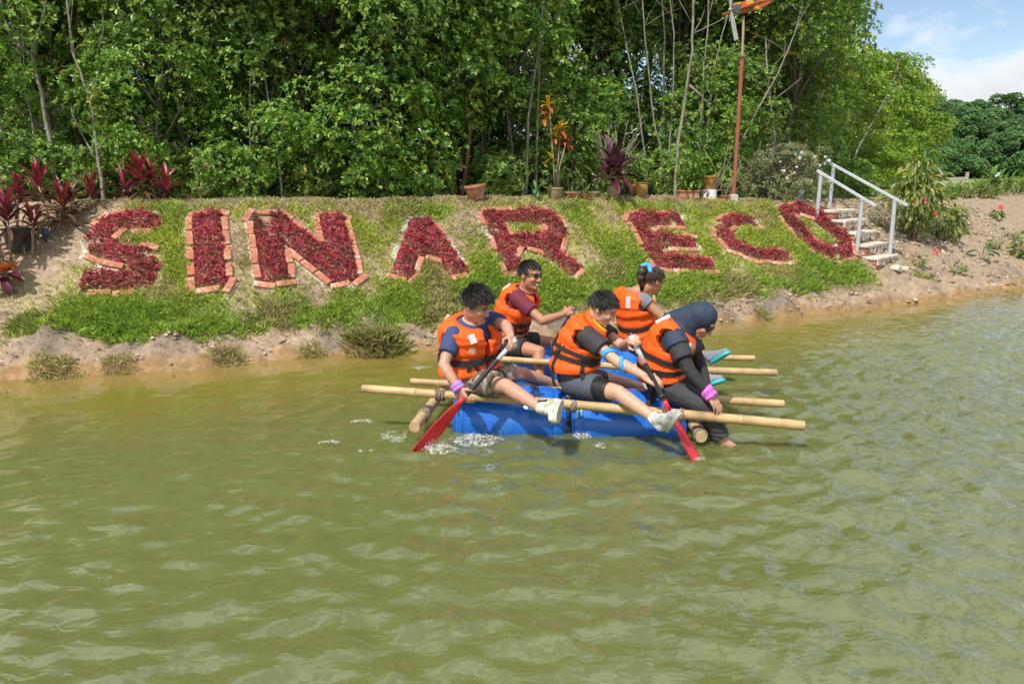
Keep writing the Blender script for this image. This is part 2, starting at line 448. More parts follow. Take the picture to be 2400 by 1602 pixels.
# ================================================================== leaves and trees
def leaf_cards(P, D, Nn, ln, wd, fold=.25, droop=0.0):
    """P base, D direction, Nn leaf normal (all n,3); diamonds folded along the rib -> verts, tris"""
    D = D/np.linalg.norm(D, axis=1, keepdims=True)
    S = np.cross(D, Nn); S = S/np.maximum(np.linalg.norm(S, axis=1, keepdims=True), 1e-6)
    U = np.cross(S, D)
    ln = np.asarray(ln).reshape(-1, 1); wd = np.asarray(wd).reshape(-1, 1)
    mid = P + D*ln*.5
    T = P + D*ln - np.array([0, 0, 1])*droop*ln
    Lf = mid + S*wd*.5 + U*wd*fold; Rt = mid - S*wd*.5 + U*wd*fold
    n = len(P); V = np.stack([P, Lf, T, Rt], 1).reshape(-1, 3)
    b = np.arange(n)[:, None]*4
    F = np.concatenate([b+np.array([[0, 2, 1]]), b+np.array([[0, 3, 2]])], 1).reshape(-1, 3)
    return V, F
def unit(v): return v/np.maximum(np.linalg.norm(v, axis=1, keepdims=True), 1e-9)
def pick(rs, pal, wts, n):
    pal = np.array(pal); i = rs.choice(len(pal), n, p=np.array(wts)/sum(wts))
    return pal[i]*rs.uniform(.78, 1.22, (n, 1))
PAL_MANG = ([(.17,.29,.06),(.25,.39,.07),(.36,.50,.095),(.11,.21,.055),(.62,.38,.02)], [34, 34, 18, 13, .5])
PAL_LIGHT = ([(.19,.36,.05),(.26,.43,.06),(.14,.28,.045),(.34,.45,.07)], [34, 30, 24, 12])
PAL_YEL = ([(.22,.37,.035),(.30,.43,.04),(.15,.28,.035),(.38,.43,.05)], [34, 30, 22, 14])
PAL_FAR = ([(.11,.24,.07),(.16,.30,.08),(.08,.18,.065)], [40, 35, 25])
def crown(name, seed, R, nl, nr, per, ln, wd, pal, lobe=.36, hollow=.55, up=.55, spread=1.0):
    """foliage in lobes spread through an ellipsoid; rosettes of leaves at twig ends; returns mesh and lobe centres"""
    rs = np.random.RandomState(seed); R = np.array(R)
    d = unit(rs.normal(size=(nl, 3))); rad = rs.uniform(hollow, 1, (nl, 1))**.7
    C = d*rad*R
    lr = lobe*R.min()*rs.uniform(.65, 1.3, nl)
    n = nl*nr; li = np.repeat(np.arange(nl), nr)
    dd = unit(rs.normal(size=(n, 3)) + np.array([0, 0, .35])); rr = rs.uniform(.35, 1, (n, 1))**.6
    sq = np.array([1.15, 1.15, .75])
    Pc = C[li] + dd*rr*lr[li][:, None]*sq
    ax = unit(dd*.8 + unit(C[li]+1e-3)*.5 + np.array([0, 0, up]) + rs.normal(size=(n, 3))*.3)
    m = n*per; ri = np.repeat(np.arange(n), per)
    t = rs.normal(size=(m, 3)); t = unit(t - ax[ri]*np.sum(t*ax[ri], 1, keepdims=True))
    D = unit(t*spread + ax[ri]*rs.uniform(.15, 1.1, (m, 1)))
    P = Pc[ri] + t*.01
    L_ = ln*rs.uniform(.65, 1.25, m); W_ = wd*rs.uniform(.75, 1.2, m)
    V, F = leaf_cards(P, D, ax[ri] + rs.normal(size=(m, 3))*.25, L_, W_, .18, .08)
    tint = pick(rs, *pal, n)[ri]*rs.uniform(.85, 1.15, (m, 1))
    odd = rs.rand(m) < .004; tint[odd] = (.5, .27, .02)
    tw = (rs.rand(nl) * .5 + .75)[li][ri][:, None]; tint = tint*tw
    return mesh_np(name, V, F, M_leaf, False, np.repeat(tint, 4, 0)), C

CROWN_MANG = [crown('foliage', 10+i, R, nl, 84, 8, .078, .034, PAL_MANG, lobe=.40) for i, (R, nl) in enumerate([((1.7,1.5,1.9), 46), ((1.5,1.4,2.3), 50), ((2.0,1.6,1.6), 50)])]
CROWN_LIGHT = [crown('foliage', 30+i, R, nl, 46, 6, .085, .042, PAL_LIGHT, lobe=.34) for i, (R, nl) in enumerate([((1.4,1.3,1.5), 40), ((1.2,1.2,1.9), 40)])]
CROWN_YEL = [crown('foliage', 50+i, R, nl, 150, 6, .13, .07, PAL_YEL, lobe=.30, hollow=.75) for i, (R, nl) in enumerate([((2.6,2.6,3.0), 60), ((2.3,2.4,3.6), 60)])]
CROWN_FAR = [crown('foliage', 60+i, (3.6,3.6,3.0), 46, 150, 6, .24, .14, PAL_FAR, lobe=.32, hollow=.7) for i in range(2)]
BUSH = [crown('foliage', 70+i, (.85,.75,.7), 22, 30, 7, .10, .042, pal, lobe=.42, hollow=.4) for i, pal in enumerate((PAL_MANG, PAL_LIGHT, PAL_MANG))]

def trunk_mesh(name, pts, r0, r1, limbs, m, seed=0):
    mb = MB(); rs = random.Random(seed); n = len(pts)
    P = []; 
    for i in range(n-1):
        for k in range(4):
            t = k/4; a = Vector(pts[i]).lerp(Vector(pts[i+1]), t)
            P.append(a + Vector((rs.uniform(-1,1), rs.uniform(-1,1), 0))*r0*.25)
    P.append(Vector(pts[-1])); N = len(P)
    mb.tube(P, [r0 + (r1-r0)*(i/(N-1)) for i in range(N)], 8)
    for (a, b, ra) in limbs:
        a, b = Vector(a), Vector(b); mid = a.lerp(b, .5) + Vector((rs.uniform(-1,1), rs.uniform(-1,1), rs.uniform(-.2,.8)))*.10*(b-a).length
        mb.tube([a, a.lerp(mid, .55), mid, mid.lerp(b, .6), b], [ra, ra*.85, ra*.7, ra*.5, ra*.3], 6)
    return mb.mesh(name, m)
def tree_limbs(C, base, top, zc, r, seed, k=14):
    rs = random.Random(seed); out = []
    for c in rs.sample(list(map(tuple, C)), min(k, len(C))):
        b = Vector(c) + Vector((0, 0, zc)); f = min(max((b.z-base.z)/(top.z-base.z)*.6, .15), .9)
        out.append((base.lerp(top, f), b, r*.45))
    return out
NT = [0]
def tree(name, loc, proto, zc, sc, rz, label, group, bark, r=.07, cat='tree'):
    NT[0] += 1; me, C = proto
    t = thing(name, loc, label, cat, group)
    t.rotation_euler = (0, 0, rz); t.scale = (sc, sc, sc)
    key = (me.name, zc, bark.name)
    if key not in TRUNKS:
        base, top = Vector((0, 0, -.15)), Vector((.15, .1, zc+.5))
        TRUNKS[key] = trunk_mesh('trunk', [base, Vector((.08, -.05, zc*.35)), Vector((-.05, .08, zc*.7)), top], r, r*.35,
                                 tree_limbs(C, base, top, zc, r, NT[0]), bark, NT[0])
    link('trunk', TRUNKS[key], t)
    c = link('crown', me, t); c.location = (0, 0, zc)
    return t
TRUNKS = {}
rnd = random.Random(12)
# ---- front row: leafy trees right behind the crest, each named after what it stands behind
front = [
 (35, 2.6, 0, 4.6, .95, 'dark green tree at the far left edge behind the red cordylines'),
 (215, 3.0, 2, 4.3, 1.0, 'dark green tree behind the dark hollow left of the letter S'),
 (455, 1.9, 1, 3.3, .95, 'dense dark tree with yellow fallen leaves above letter I'),
 (640, 2.2, 2, 3.6, 1.05, 'broad dark tree hanging over the gap between letters I and N'),
 (790, 1.7, 0, 2.9, .95, 'glossy green tree standing right behind the letter N'),
 (960, 2.1, 1, 3.1, 1.05, 'tall bright leafy tree behind the gap between letters N and A'),
 (1130, 2.6, 0, 4.0, 1.05, 'spreading tree with rusty trunk behind the tilted clay pot'),
 (1290, 3.4, 1, 4.7, 1.0, 'tall thin crowned tree behind the yellow croton'),
 (1420, 3.8, 2, 4.9, 1.0, 'olive green tree above the purple potted cordyline'),
 (1580, 4.2, 0, 5.1, 1.0, 'tree with sparse pale crown behind the slender grey stems'),
 (1730, 3.6, 1, 4.9, 1.05, 'rounded tree behind the whirligig pole'),
 (1840, 3.2, 2, 4.2, 1.0, 'leafy tree with leaning pale branch right of the whirligig pole'),
]
for i, (px, off, pi, zc, sc, lab) in enumerate(front):
    p = crest_at(px, off)
    tree('broadleaf_tree', p, CROWN_MANG[pi], zc, sc, rnd.uniform(0, 6.28), lab, None, M_bark_dark if i != 6 else M_bark_red)
# second and third rows close the wood
for row, (off, n, zc, sc) in enumerate(((5.5, 11, 4.4, 1.15), (8.5, 11, 4.6, 1.4), (12.5, 11, 5.0, 1.7))):
    for k in range(n):
        px = -200 + (k+.5*(row % 2))*2050/n + rnd.uniform(-40, 40)
        p = crest_at(px, off + rnd.uniform(-.6, .6))
        tree('broadleaf_tree', p, CROWN_MANG[rnd.randrange(3)], zc+rnd.uniform(-.5, .5), sc*rnd.uniform(.9, 1.1), rnd.uniform(0, 6.28),
             'leafy tree deep in the wood behind the front row of trees', 'trees deep in the wood', M_bark_dark)
# low filling of the same wood
for k in range(16):
    px = -80 + k*125 + rnd.uniform(-30, 30); p = crest_at(px, 3.6+rnd.uniform(-.5, 1.2))
    tree('understorey_tree', p, CROWN_MANG[rnd.randrange(3)], 1.5, .95*rnd.uniform(.85, 1.1), rnd.uniform(0, 6.28),
         'low dark leafy growth in the shade between the trunks of the wood', 'shaded understorey of the wood', M_bark_dark, .04)
# light green young trees in front of the dark ones
light = [(385, 1.5, 1, 1.75, .75, 'light green sapling right of the pink cordylines behind letter I'),
 (620, 1.3, 0, .85, .62, 'feathery pale green shrub behind the gap between letters S and N'),
 (850, 1.2, 0, 1.05, .85, 'rounded light green bush behind the gap between letters N and A'),
 (700, 1.6, 1, 1.9, .7, 'small leafy green tree behind the left stroke of letter N'),
 (1000, 1.9, 1, 2.3, .85, 'upright light green tree left of the tilted clay pot'),
 (1190, 1.9, 0, 2.9, .8, 'pale leafed tree with hanging sprays over the tilted clay pot'),
 (1335, 1.7, 0, 1.9, .6, 'pale green sprays right of the yellow croton'),
 (1640, 2.2, 1, 1.5, .75, 'young green tree behind the ochre jar'),
 (140, 2.0, 0, 2.7, .8, 'light green leafy tree between the two forked pale trunks')]
for px, off, pi, zc, sc, lab in light:
    p = crest_at(px, off); tree('young_tree', p, CROWN_LIGHT[pi], zc, sc, rnd.uniform(0, 6.28), lab, None, M_bark_pale, .035, 'small tree')
# right flank: yellow green trees running away from the viewer
flank = [(1770, 7.0, 0, 4.3, .9, 'tall bright yellow green tree nearest the whirligig on the wood edge'),
 (1735, 9.5, 1, 5.0, 1.1, 'tall yellow green tree whose crown meets the sky at the wood edge'),
 (1790, 12, 1, 6.6, 1.25, 'high green crown at the top of the frame left of the open sky'),
 (1945, 13.5, 0, 3.4, .9, 'rounded yellow green tree behind the handrail'),
 (2020, 17.5, 1, 3.9, .95, 'sunlit green tree sloping down towards the far wood'),
 (2105, 21, 0, 3.0, .9, 'last yellow green tree of the wood edge before the wooden fence'),
 (1822, 19, 1, 6.0, 1.1, 'tall green crown rising behind the wood edge below the cloud'),
 (2055, 25, 0, 4.4, 1.1, 'pale green crown on the skyline right of the tall wood edge'),
 (2040, 9.5, 0, 1.1, .45, 'low yellow green bush behind the upper handrail')]
for px, off, pi, zc, sc, lab in flank:
    p = crest_at(px, off); tree('broadleaf_tree', p, CROWN_YEL[pi], zc, sc, rnd.uniform(0, 6.28), lab, None, M_bark_pale, .09)
# far wood beyond the field
for row, (Y, n, zc, sc) in enumerate(((86, 15, 2.2, .9), (92, 15, 4.0, .95), (99, 15, 5.6, 1.0), (107, 15, 7.2, 1.05), (116, 15, 8.4, 1.05))):
    for k in range(n):
        x = 38 + (k+.5*(row % 2))*5.4*(1+.05*row) + rnd.uniform(-1, 1)
        tree('far_tree', (x, Y+rnd.uniform(-2, 2), 1.2), CROWN_FAR[k % 2], (zc+rnd.uniform(-.6, .6))/sc, sc*rnd.uniform(.85, 1.15), rnd.uniform(0, 6.28),
             'dark green tree in the distant wood beyond the fence', 'trees of the distant wood', M_bark_dark, .18)
# bushes along the foot of the wood
bush = [(470, .9, 0, .55), (560, 1.0, 1, .55), (735, 1.0, 0, .5), (905, .95, 1, .7), (1010, 1.1, 2, .55), (1165, 1.3, 0, .55), (1450, 1.3, 2, .6), (1560, 1.5, 0, .7), (1700, 1.8, 1, .7), (60, 1.3, 2, .7), (150, 1.6, 0, .7), (235, 1.4, 2, .55), (1290, 1.5, 2, .7), (2010, 4.5, 1, .8)]
names = ['behind the letter I', 'left of the letter N top', 'behind the letter N', 'behind the gap left of letter A', 'behind the letter A', 'right of the tilted clay pot', 'behind the purple potted cordyline',
         'between the ochre jar and the leafy planter', 'at the foot of the whirligig pole', 'at the far left behind the cordylines', 'behind the second red cordyline', 'left of the forked trunk behind the cordylines', 'behind the croton pot', 'behind the handrail on the right']
for (px, off, pi, sc), nm in zip(bush, names):
    p = crest_at(px, off); b = thing('bush', p, 'low green bush ' + nm, 'bush', 'bushes at the foot of the wood', rnd.uniform(0, 6.28)); b.scale = (sc,)*3
    c = link('foliage', BUSH[pi][0], b); c.location = (0, 0, .6)
    key = 'bushstem%d' % pi
    if key not in TRUNKS:
        TRUNKS[key] = trunk_mesh('stem', [(0,0,-.1), (.03,0,.2), (0,.03,.5)], .03, .015, [(Vector((0,0,.1)), Vector(tuple(q))+Vector((0,0,.6)), .012) for q in BUSH[pi][1][:10]], M_twig)
    link('stem', TRUNKS[key], b)
# slender stems one can pick out
stems = [ # pixel polyline, distance beyond crest, radius, bark, label
 ([(133,450),(118,330),(95,210),(75,130),(30,95),(5,30)], 1.2, .042, 'pale', 'pale forked tree trunk at the far left', [((75,130),(95,60),(110,-30))]),
 ([(243,462),(232,380),(215,250),(205,215),(170,120),(160,20)], 1.0, .036, 'pale', 'pale trunk forking low behind the cordylines left of letter S', [((215,240),(228,130),(240,20)),((232,380),(190,310),(165,240)),((222,232),(262,180),(310,140))]),
 ([(82,430),(78,300),(60,210)], 1.5, .022, 'pale', 'thin pale trunk right of the far left forked trunk', [((75,400),(110,330),(130,300))]),
 ([(132,420),(120,250),(118,90)], 2.0, .020, 'dark', 'thin dark trunk between the two pale forked trunks', []),
 ([(1080,466),(1095,380),(1108,250),(1125,140),(1130,40)], 1.3, .045, 'red', 'rusty brown trunk left of the tilted clay pot', [((1088,400),(1060,310),(1015,265))]),
 ([(1127,440),(1130,300),(1132,200)], 1.9, .035, 'dark', 'dark straight trunk just behind the tilted clay pot', []),
 ([(1233,452),(1238,280),(1262,110),(1275,0)], 1.2, .030, 'pale', 'grey trunk left of the green snake plant pot', []),
 ([(1256,452),(1259,300),(1262,210)], 1.3, .034, 'pale', 'grey trunk behind the green snake plant pot', []),
 ([(1517,400),(1490,205),(1475,140)], 1.5, .022, 'pale', 'slender stem leaning left above the ochre jar', []),
 ([(1553,400),(1548,345),(1533,290),(1512,90),(1505,0)], 1.6, .024, 'pale', 'slender kinked stem right of the ochre jar', []),
 ([(1565,400),(1577,240),(1580,80)], 2.0, .024, 'pale', 'slender upright grey stem between kinked stem and leafy planter', []),
 ([(1582,452),(1590,330),(1622,120),(1625,-10)], .8, .040, 'pale', 'taller pale trunk beside the leafy planter', [((1615,200),(1660,245),(1668,243))]),
 ([(1645,280),(1650,150),(1660,60)], 2.2, .026, 'pale', 'grey stem left of the whirligig pole', []),
 ([(1660,290),(1670,180),(1690,90)], 2.3, .022, 'pale', 'grey stem nearest the whirligig pole on its left', [((1668,150),(1700,130),(1740,110))]),
 ([(1556,230),(1557,80),(1550,-10)], 2.6, .028, 'pale', 'straight grey stem above the kinked stem', []),
 ([(1730,345),(1775,260),(1822,175)], 1.8, .026, 'pale', 'pale branch leaning right across the trees beside the pole', []),
 ([(1815,330),(1812,290)], 2.2, .05, 'pale', 'short pale trunk behind the white flowering shrub', []),
 ([(1880,350),(1872,300),(1868,250)], 3.5, .05, 'red', 'reddish trunk behind the white flowering shrub', []),
 ([(1995,395),(2010,350),(2055,270),(2065,250)], 6.0, .045, 'pale', 'crooked pale branch above the handrail', []),
 ([(592,470),(590,400),(585,300)], 1.0, .02, 'pale', 'thin trunk right of letter I at the wood foot', []),
 ([(660,470),(655,380),(640,290)], 1.0, .03, 'pale', 'thin grey trunk left of the letter N', []),
 ([(710,465),(708,390),(700,280)], 1.1, .03, 'dark', 'grey brown trunk behind the letter N', []),
 ([(898,465),(894,400),(890,360)], .9, .015, 'pale', 'short thin trunk under the light bush left of letter A', []),
]
BK = dict(pale=M_bark_pale, red=M_bark_red, dark=M_bark_dark)
for pts, off, r, bk, lab, limbs in stems:
    base = crest_at(pts[0][0], off); Y = base.y
    W = [at(x, y, Y + .05*i) for i, (x, y) in enumerate(pts)]
    if W[0].z > base.z + .05: W = [Vector((W[0].x + (W[0].x-W[1].x)*.1, base.y, base.z-.1))] + W
    else: W[0].z = base.z-.1
    tw = random.Random(len(lab)*3+1); ex = (W[-1]-W[-2]).normalized(); W.append(W[-1]+ex*.7+Vector((tw.uniform(-.12,.12), .1, .1))); W.append(W[-1]+ex*.7+Vector((tw.uniform(-.15,.15), .1, .15)))
    o = W[0].copy(); t = thing('slender_tree', o, lab, 'tree', 'slender trunks at the edge of the wood')
    lm = []
    for l in limbs:
        q = [at(x, y, Y+.08) for x, y in l]
        for a, b_ in zip(q[:-1], q[1:]): lm.append((a-o, b_-o, r*.6 if a is q[0] else r*.45))
    r *= .8
    for _ in range(6):
        k_ = tw.randrange(len(W)//2, len(W)-1) if len(W) > 3 else len(W)-2; a_ = W[k_].lerp(W[k_+1], tw.random()); b_ = a_+Vector((tw.uniform(-.7,.7), tw.uniform(-.2,.3), tw.uniform(.25,.8))); lm.append((a_-o, b_-o, r*.28))
    link('trunk', trunk_mesh('trunk', [w-o for w in W], r, r*.3, lm, BK[bk], len(lab)), t)
# ================================================================== letter beds on the bank
M_brick = mat('brick', (.43,.165,.10), .9, .35, 14, .6, 60, col2=(.52,.33,.24), thresh=(.50,.72))
M_brick2 = mat('brick_pale', (.52,.22,.13), .9, .3, 14, .5, 60, col2=(.55,.48,.40), thresh=(.48,.66))
M_mortar = mat('mortar', (.52,.48,.42), .95, .25, 12, .7, 50)
def frame_at(p):
    e = .15
    zx = float(land(p.x+e, p.y, False)-land(p.x-e, p.y, False))/(2*e); zy = float(land(p.x, p.y+e, False)-land(p.x, p.y-e, False))/(2*e)
    n = Vector((-zx, -zy, 1)).normalized()
    e1 = Vector((1, float(shoreY(p.x+.5)-shoreY(p.x-.5)), 0)); e1 = (e1-n*e1.dot(n)).normalized()
    return e1, n.cross(e1).normalized(), n
def contours(D, xs, ys, lev):
    segs = {}
    ny, nx = D.shape
    def ip(i, j, i2, j2):
        a, b = D[i, j]-lev, D[i2, j2]-lev; t = a/(a-b)
        return (xs[j]+(xs[j2]-xs[j])*t, ys[i]+(ys[i2]-ys[i])*t)
    S = D < lev; nxt = {}
    for i in range(ny-1):
        for j in range(nx-1):
            c = (S[i, j], S[i, j+1], S[i+1, j+1], S[i+1, j]); k = c[0]+2*c[1]+4*c[2]+8*c[3]
            if k in (0, 15): continue
            E_ = [(('h', i, j), ip, (i, j, i, j+1)), (('v', i, j+1), ip, (i, j+1, i+1, j+1)), (('h', i+1, j), ip, (i+1, j, i+1, j+1)), (('v', i, j), ip, (i, j, i+1, j))]
            tb = {1: [(3,0)], 2: [(0,1)], 3: [(3,1)], 4: [(1,2)], 5: [(3,0),(1,2)], 6: [(0,2)], 7: [(3,2)], 8: [(2,3)], 9: [(2,0)], 10: [(0,1),(2,3)], 11: [(2,1)], 12: [(1,3)], 13: [(1,0)], 14: [(0,3)]}[k]
            for a, b in tb: nxt[E_[a][0]] = (E_[b][0], E_[a][2])
    loops = []; used = set()
    for k0 in list(nxt):
        if k0 in used: continue
        lp = []; k = k0
        while k in nxt and k not in used:
            used.add(k); k2, a = nxt[k]; lp.append(ip(*a)); k = k2
        if len(lp) > 5: loops.append(lp)
    return loops
def zA(*p): return [(x/2.613, 300+y/2.613) for x, y in p]
def zB(*p): return [(500+x/3.267, 380+y/3.267) for x, y in p]
def zC(*p): return [(1050+x/3.647, 250+y/3.647) for x, y in p]
def zD(*p): return [(1400+x/3.915, 300+y/3.915) for x, y in p]
LETTERS = [
 ('S', .105, 0.5, [zA((975,592),(790,588),(690,612),(622,680),(640,752),(740,785),(860,790),(900,850),(868,925),(740,945),(512,945))], 'letter S of red leaves, first letter on the grassy bank'),
 ('I', .145, .97, [zA((1268,545),(1296,975))], 'letter I of red leaves framed by clean bricks, between S and N'),
 ('N', .135, .95, [zB((395,420),(480,925)), zB((440,450),(980,880)), zB((905,430),(1015,915))], 'letter N of red leaves with a brick edge, between I and A'),
 ('A', .105, 0.45, [zB((1585,455),(1445,880)), zB((1590,455),(1690,600),(1880,860)), zB((1490,690),(1740,690))], 'letter A of red leaves above the head of the man in navy'),
 ('R', .10, 0.5, [zC((360,930),(575,1425)), zC((380,955),(860,950),(925,1060),(890,1170),(560,1190)), zC((770,1190),(1100,1410))], 'letter R of red leaves behind the smiling man in sunglasses'),
 ('E', .10, 0.6, [zD((345,850),(590,1275)), zD((345,862),(760,862)), zD((470,1055),(880,1060)), zD((570,1255),(1045,1265))], 'letter E of red leaves above the woman with the ponytail'),
 ('C', .085, 0.65, [zD((1450,865),(1260,850),(1140,900),(1150,1000),(1240,1100),(1440,1165),(1755,1180))], 'letter C of red leaves between E and O'),
 ('O', .10, 0.45, [zD((1720,770),(1900,765),(2030,840),(2140,940),(2260,1060),(2270,1150),(2150,1180),(2020,1120),(1880,990),(1760,850),(1720,770))], 'letter O of red leaves beside the brick steps'),
]
def sdf(A, B, strokes, hw):
    D = np.full(A.shape, 9.0)
    for st in strokes:
        n = len(st)
        closed = n > 3 and (Vector(st[0])-Vector(st[-1])).length < .02
        for i in range(n-1):
            p, q = np.array(st[i]), np.array(st[i+1]); d = q-p; l = np.hypot(*d); d = d/l; m = (p+q)/2
            al = (A-m[0])*d[0] + (B-m[1])*d[1]; pe = -(A-m[0])*d[1] + (B-m[1])*d[0]
            e0 = 0 if (i == 0 and not closed) else hw*.55; e1 = 0 if (i == n-2 and not closed) else hw*.55
            lo, hi = -l/2-e0, l/2+e1
            dx = np.maximum(lo-al, al-hi); dy = np.abs(pe)-hw
            o = np.hypot(np.maximum(dx, 0), np.maximum(dy, 0)) + np.minimum(np.maximum(dx, dy), 0)
            D = np.minimum(D, o)
    return D
PAL_RED = ([(.52,.075,.10),(.66,.13,.19),(.38,.055,.07),(.48,.17,.10),(.22,.07,.05),(.28,.32,.06)], [34, 24, 18, 14, 8, 2])
VIS = dict(S=(.2,.9,.25,.4), I=(.6,1,1,1), N=(.75,1,1,1), A=(.2,.8,.3,.3), R=(.4,.4,.8,.8), E=(.45,.85,.9,.4), C=(.6,.95,.45,.5), O=(.2,.9,.3,.65))
BEDS = []   # world-space masks used when the grass is sown
brick_me = [None]*4
for k in range(4):
    m = MB(); r_ = random.Random(k)
    m.box((0,0,0), (.215+r_.uniform(-.012,.01), .078, .058), None, .006)
    brick_me[k] = m.mesh('brick', M_brick if k != 2 else M_brick2, False)
for li, (ch, hw, prob, strokes, lab) in enumerate(LETTERS):
    rs = np.random.RandomState(100+li)
    W = [[hit(x, y) for x, y in st] for st in strokes]
    allp = [p for st in W for p in st]
    o = sum(allp, Vector())/len(allp); o.z = float(land(o.x, o.y))
    e1, e2, n = frame_at(o)
    P2 = [[((p-o).dot(e1), (p-o).dot(e2)) for p in st] for st in W]
    fa = [a for st in P2 for a, b in st]; fb = [b for st in P2 for a, b in st]
    xs = np.arange(min(fa)-hw-.25, max(fa)+hw+.25, .022); ys = np.arange(min(fb)-hw-.25, max(fb)+hw+.25, .022)
    A, B = np.meshgrid(xs, ys); D = sdf(A, B, P2, hw)
    BEDS.append((o, e1, e2, n, P2, hw))
    bed = thing('letter_bed', o, lab, 'flower bed', 'red planted letters on the bank')
    def place(a, b, lift=0.0):
        p = o + e1*a + e2*b
        return Vector((p.x, p.y, float(land(p.x, p.y)))) + n*lift
    # bricks along the outline, set in a ribbon of mortar
    mort = MB(); nb = 0
    for lp in contours(D, xs, ys, .050):
        pts = [Vector((a, b, 0)) for a, b in lp]; pts.append(pts[0])
        Ls = [0.0]
        for a, b in zip(pts[:-1], pts[1:]): Ls.append(Ls[-1]+(b-a).length)
        if Ls[-1] < .75: continue
        nb_ = max(3, int(Ls[-1]/.232)); step = Ls[-1]/nb_
        def along(s):
            s = s % Ls[-1]; i = int(np.searchsorted(Ls, s, 'right'))-1; i = min(i, len(pts)-2)
            return pts[i].lerp(pts[i+1], (s-Ls[i])/max(Ls[i+1]-Ls[i], 1e-6))
        for k in range(nb_):
            s = (k+.5)*step; c = along(s); a_, b_ = along(s-.08), along(s+.08); t = (b_-a_)
            if t.length < .1: continue
            t.normalize(); w = place(c.x, c.y, .012+rs.uniform(-.008, .008))
            nv = (t.y, -t.x); e_ = .03
            g0 = [float(sdf(np.array([c.x+sx_*e_]), np.array([c.y+sy_*e_]), P2, hw)[0]) for sx_, sy_ in ((1,0),(-1,0),(0,1),(0,-1))]; gxn, gyn = g0[0]-g0[1], g0[2]-g0[3]
            ax_, ay_ = abs(gxn), abs(gyn); pu, pd, pl, pr_ = VIS[ch]; prob = ((pr_ if gxn > 0 else pl)*ax_ + (pu if gyn > 0 else pd)*ay_)/max(ax_+ay_, 1e-6)
            # mortar bed under each brick and in the joint beside it
            T = (e1*t.x+e2*t.y).normalized(); S_2 = n.cross(T).normalized()
            R = Matrix((T, S_2, n)).transposed()
            if rs.rand() < max(prob, .5): mort.box(w - n*.038 + T*.06, (step+.02, .115, .06), R, .006)
            if rs.rand() > prob: continue
            R = R @ Matrix.Rotation(rs.normal()*.05, 3, 'Z') @ Matrix.Rotation(rs.normal()*.05, 3, 'X') @ Matrix.Rotation(rs.normal()*.04, 3, 'Y')
            b = link('brick', brick_me[rs.randint(4)], bed); b.location = w - o; b.rotation_euler = R.to_euler(); b.scale = (step*.93/.215*(.97+.05*rs.rand()), 1, 1)
            nb += 1
    if mort.v: tag(mort.build('mortar', M_mortar, bed, False), kind='stuff')
    # red foliage
    area = (D < 0).sum()*.022**2; N = int(area*4600)
    a = rs.uniform(xs[0], xs[-1], N*12); b = rs.uniform(ys[0], ys[-1], N*12)
    d = sdf(a, b, P2, hw) + (fbm(a*9+li*5, b*9, 3, 5)-.45)*.05
    keep = np.where(d < .028)[0][:N]; a, b, d = a[keep], b[keep], d[keep]
    # gaps where soil shows
    gap = fbm(a*3.2+li*7, b*3.2, 3, 15); k2 = gap > .20; a, b, d = a[k2], b[k2], d[k2]
    hgt = (.02+.24*fbm(a*6+li, b*6, 3, 9)**1.3)*sstep(.04, -.05, d) + .02
    base = np.array(o)[None] + a[:, None]*np.array(e1) + b[:, None]*np.array(e2)
    base[:, 2] = land(base[:, 0], base[:, 1]); nn = np.array(n)
    up = np.array([0, 0, 1.])*.6 + nn*.4
    top = base + up*(hgt*rs.uniform(.35, 1, len(a)))[:, None]
    per = 8; ri = np.repeat(np.arange(len(a)), per); m = len(ri)
    t = rs.normal(size=(m, 3)); t[:, 2] *= .6; Dv = unit(t + up*.75)
    V, F = leaf_cards(top[ri], Dv, up + rs.normal(size=(m, 3))*.4, rs.uniform(.016, .032, m), rs.uniform(.008, .014, m), .15, .1)
    tint = pick(rs, *PAL_RED, len(a)); 
    dull = sstep(.5, .62, fbm(a*4.1+3*li, b*4.1, 3, 25))[:, None]; tint = tint*(1-.55*dull) + np.array((.19,.085,.04))*.55*dull
    tint = tint[ri]*rs.uniform(.75, 1.25, (m, 1))
    # twiggy stalks under the leaves
    q = link('foliage', mesh_np('foliage', V-np.array(o), F, M_redleaf, False, np.repeat(tint, 4, 0)), bed); q['kind'] = 'stuff'
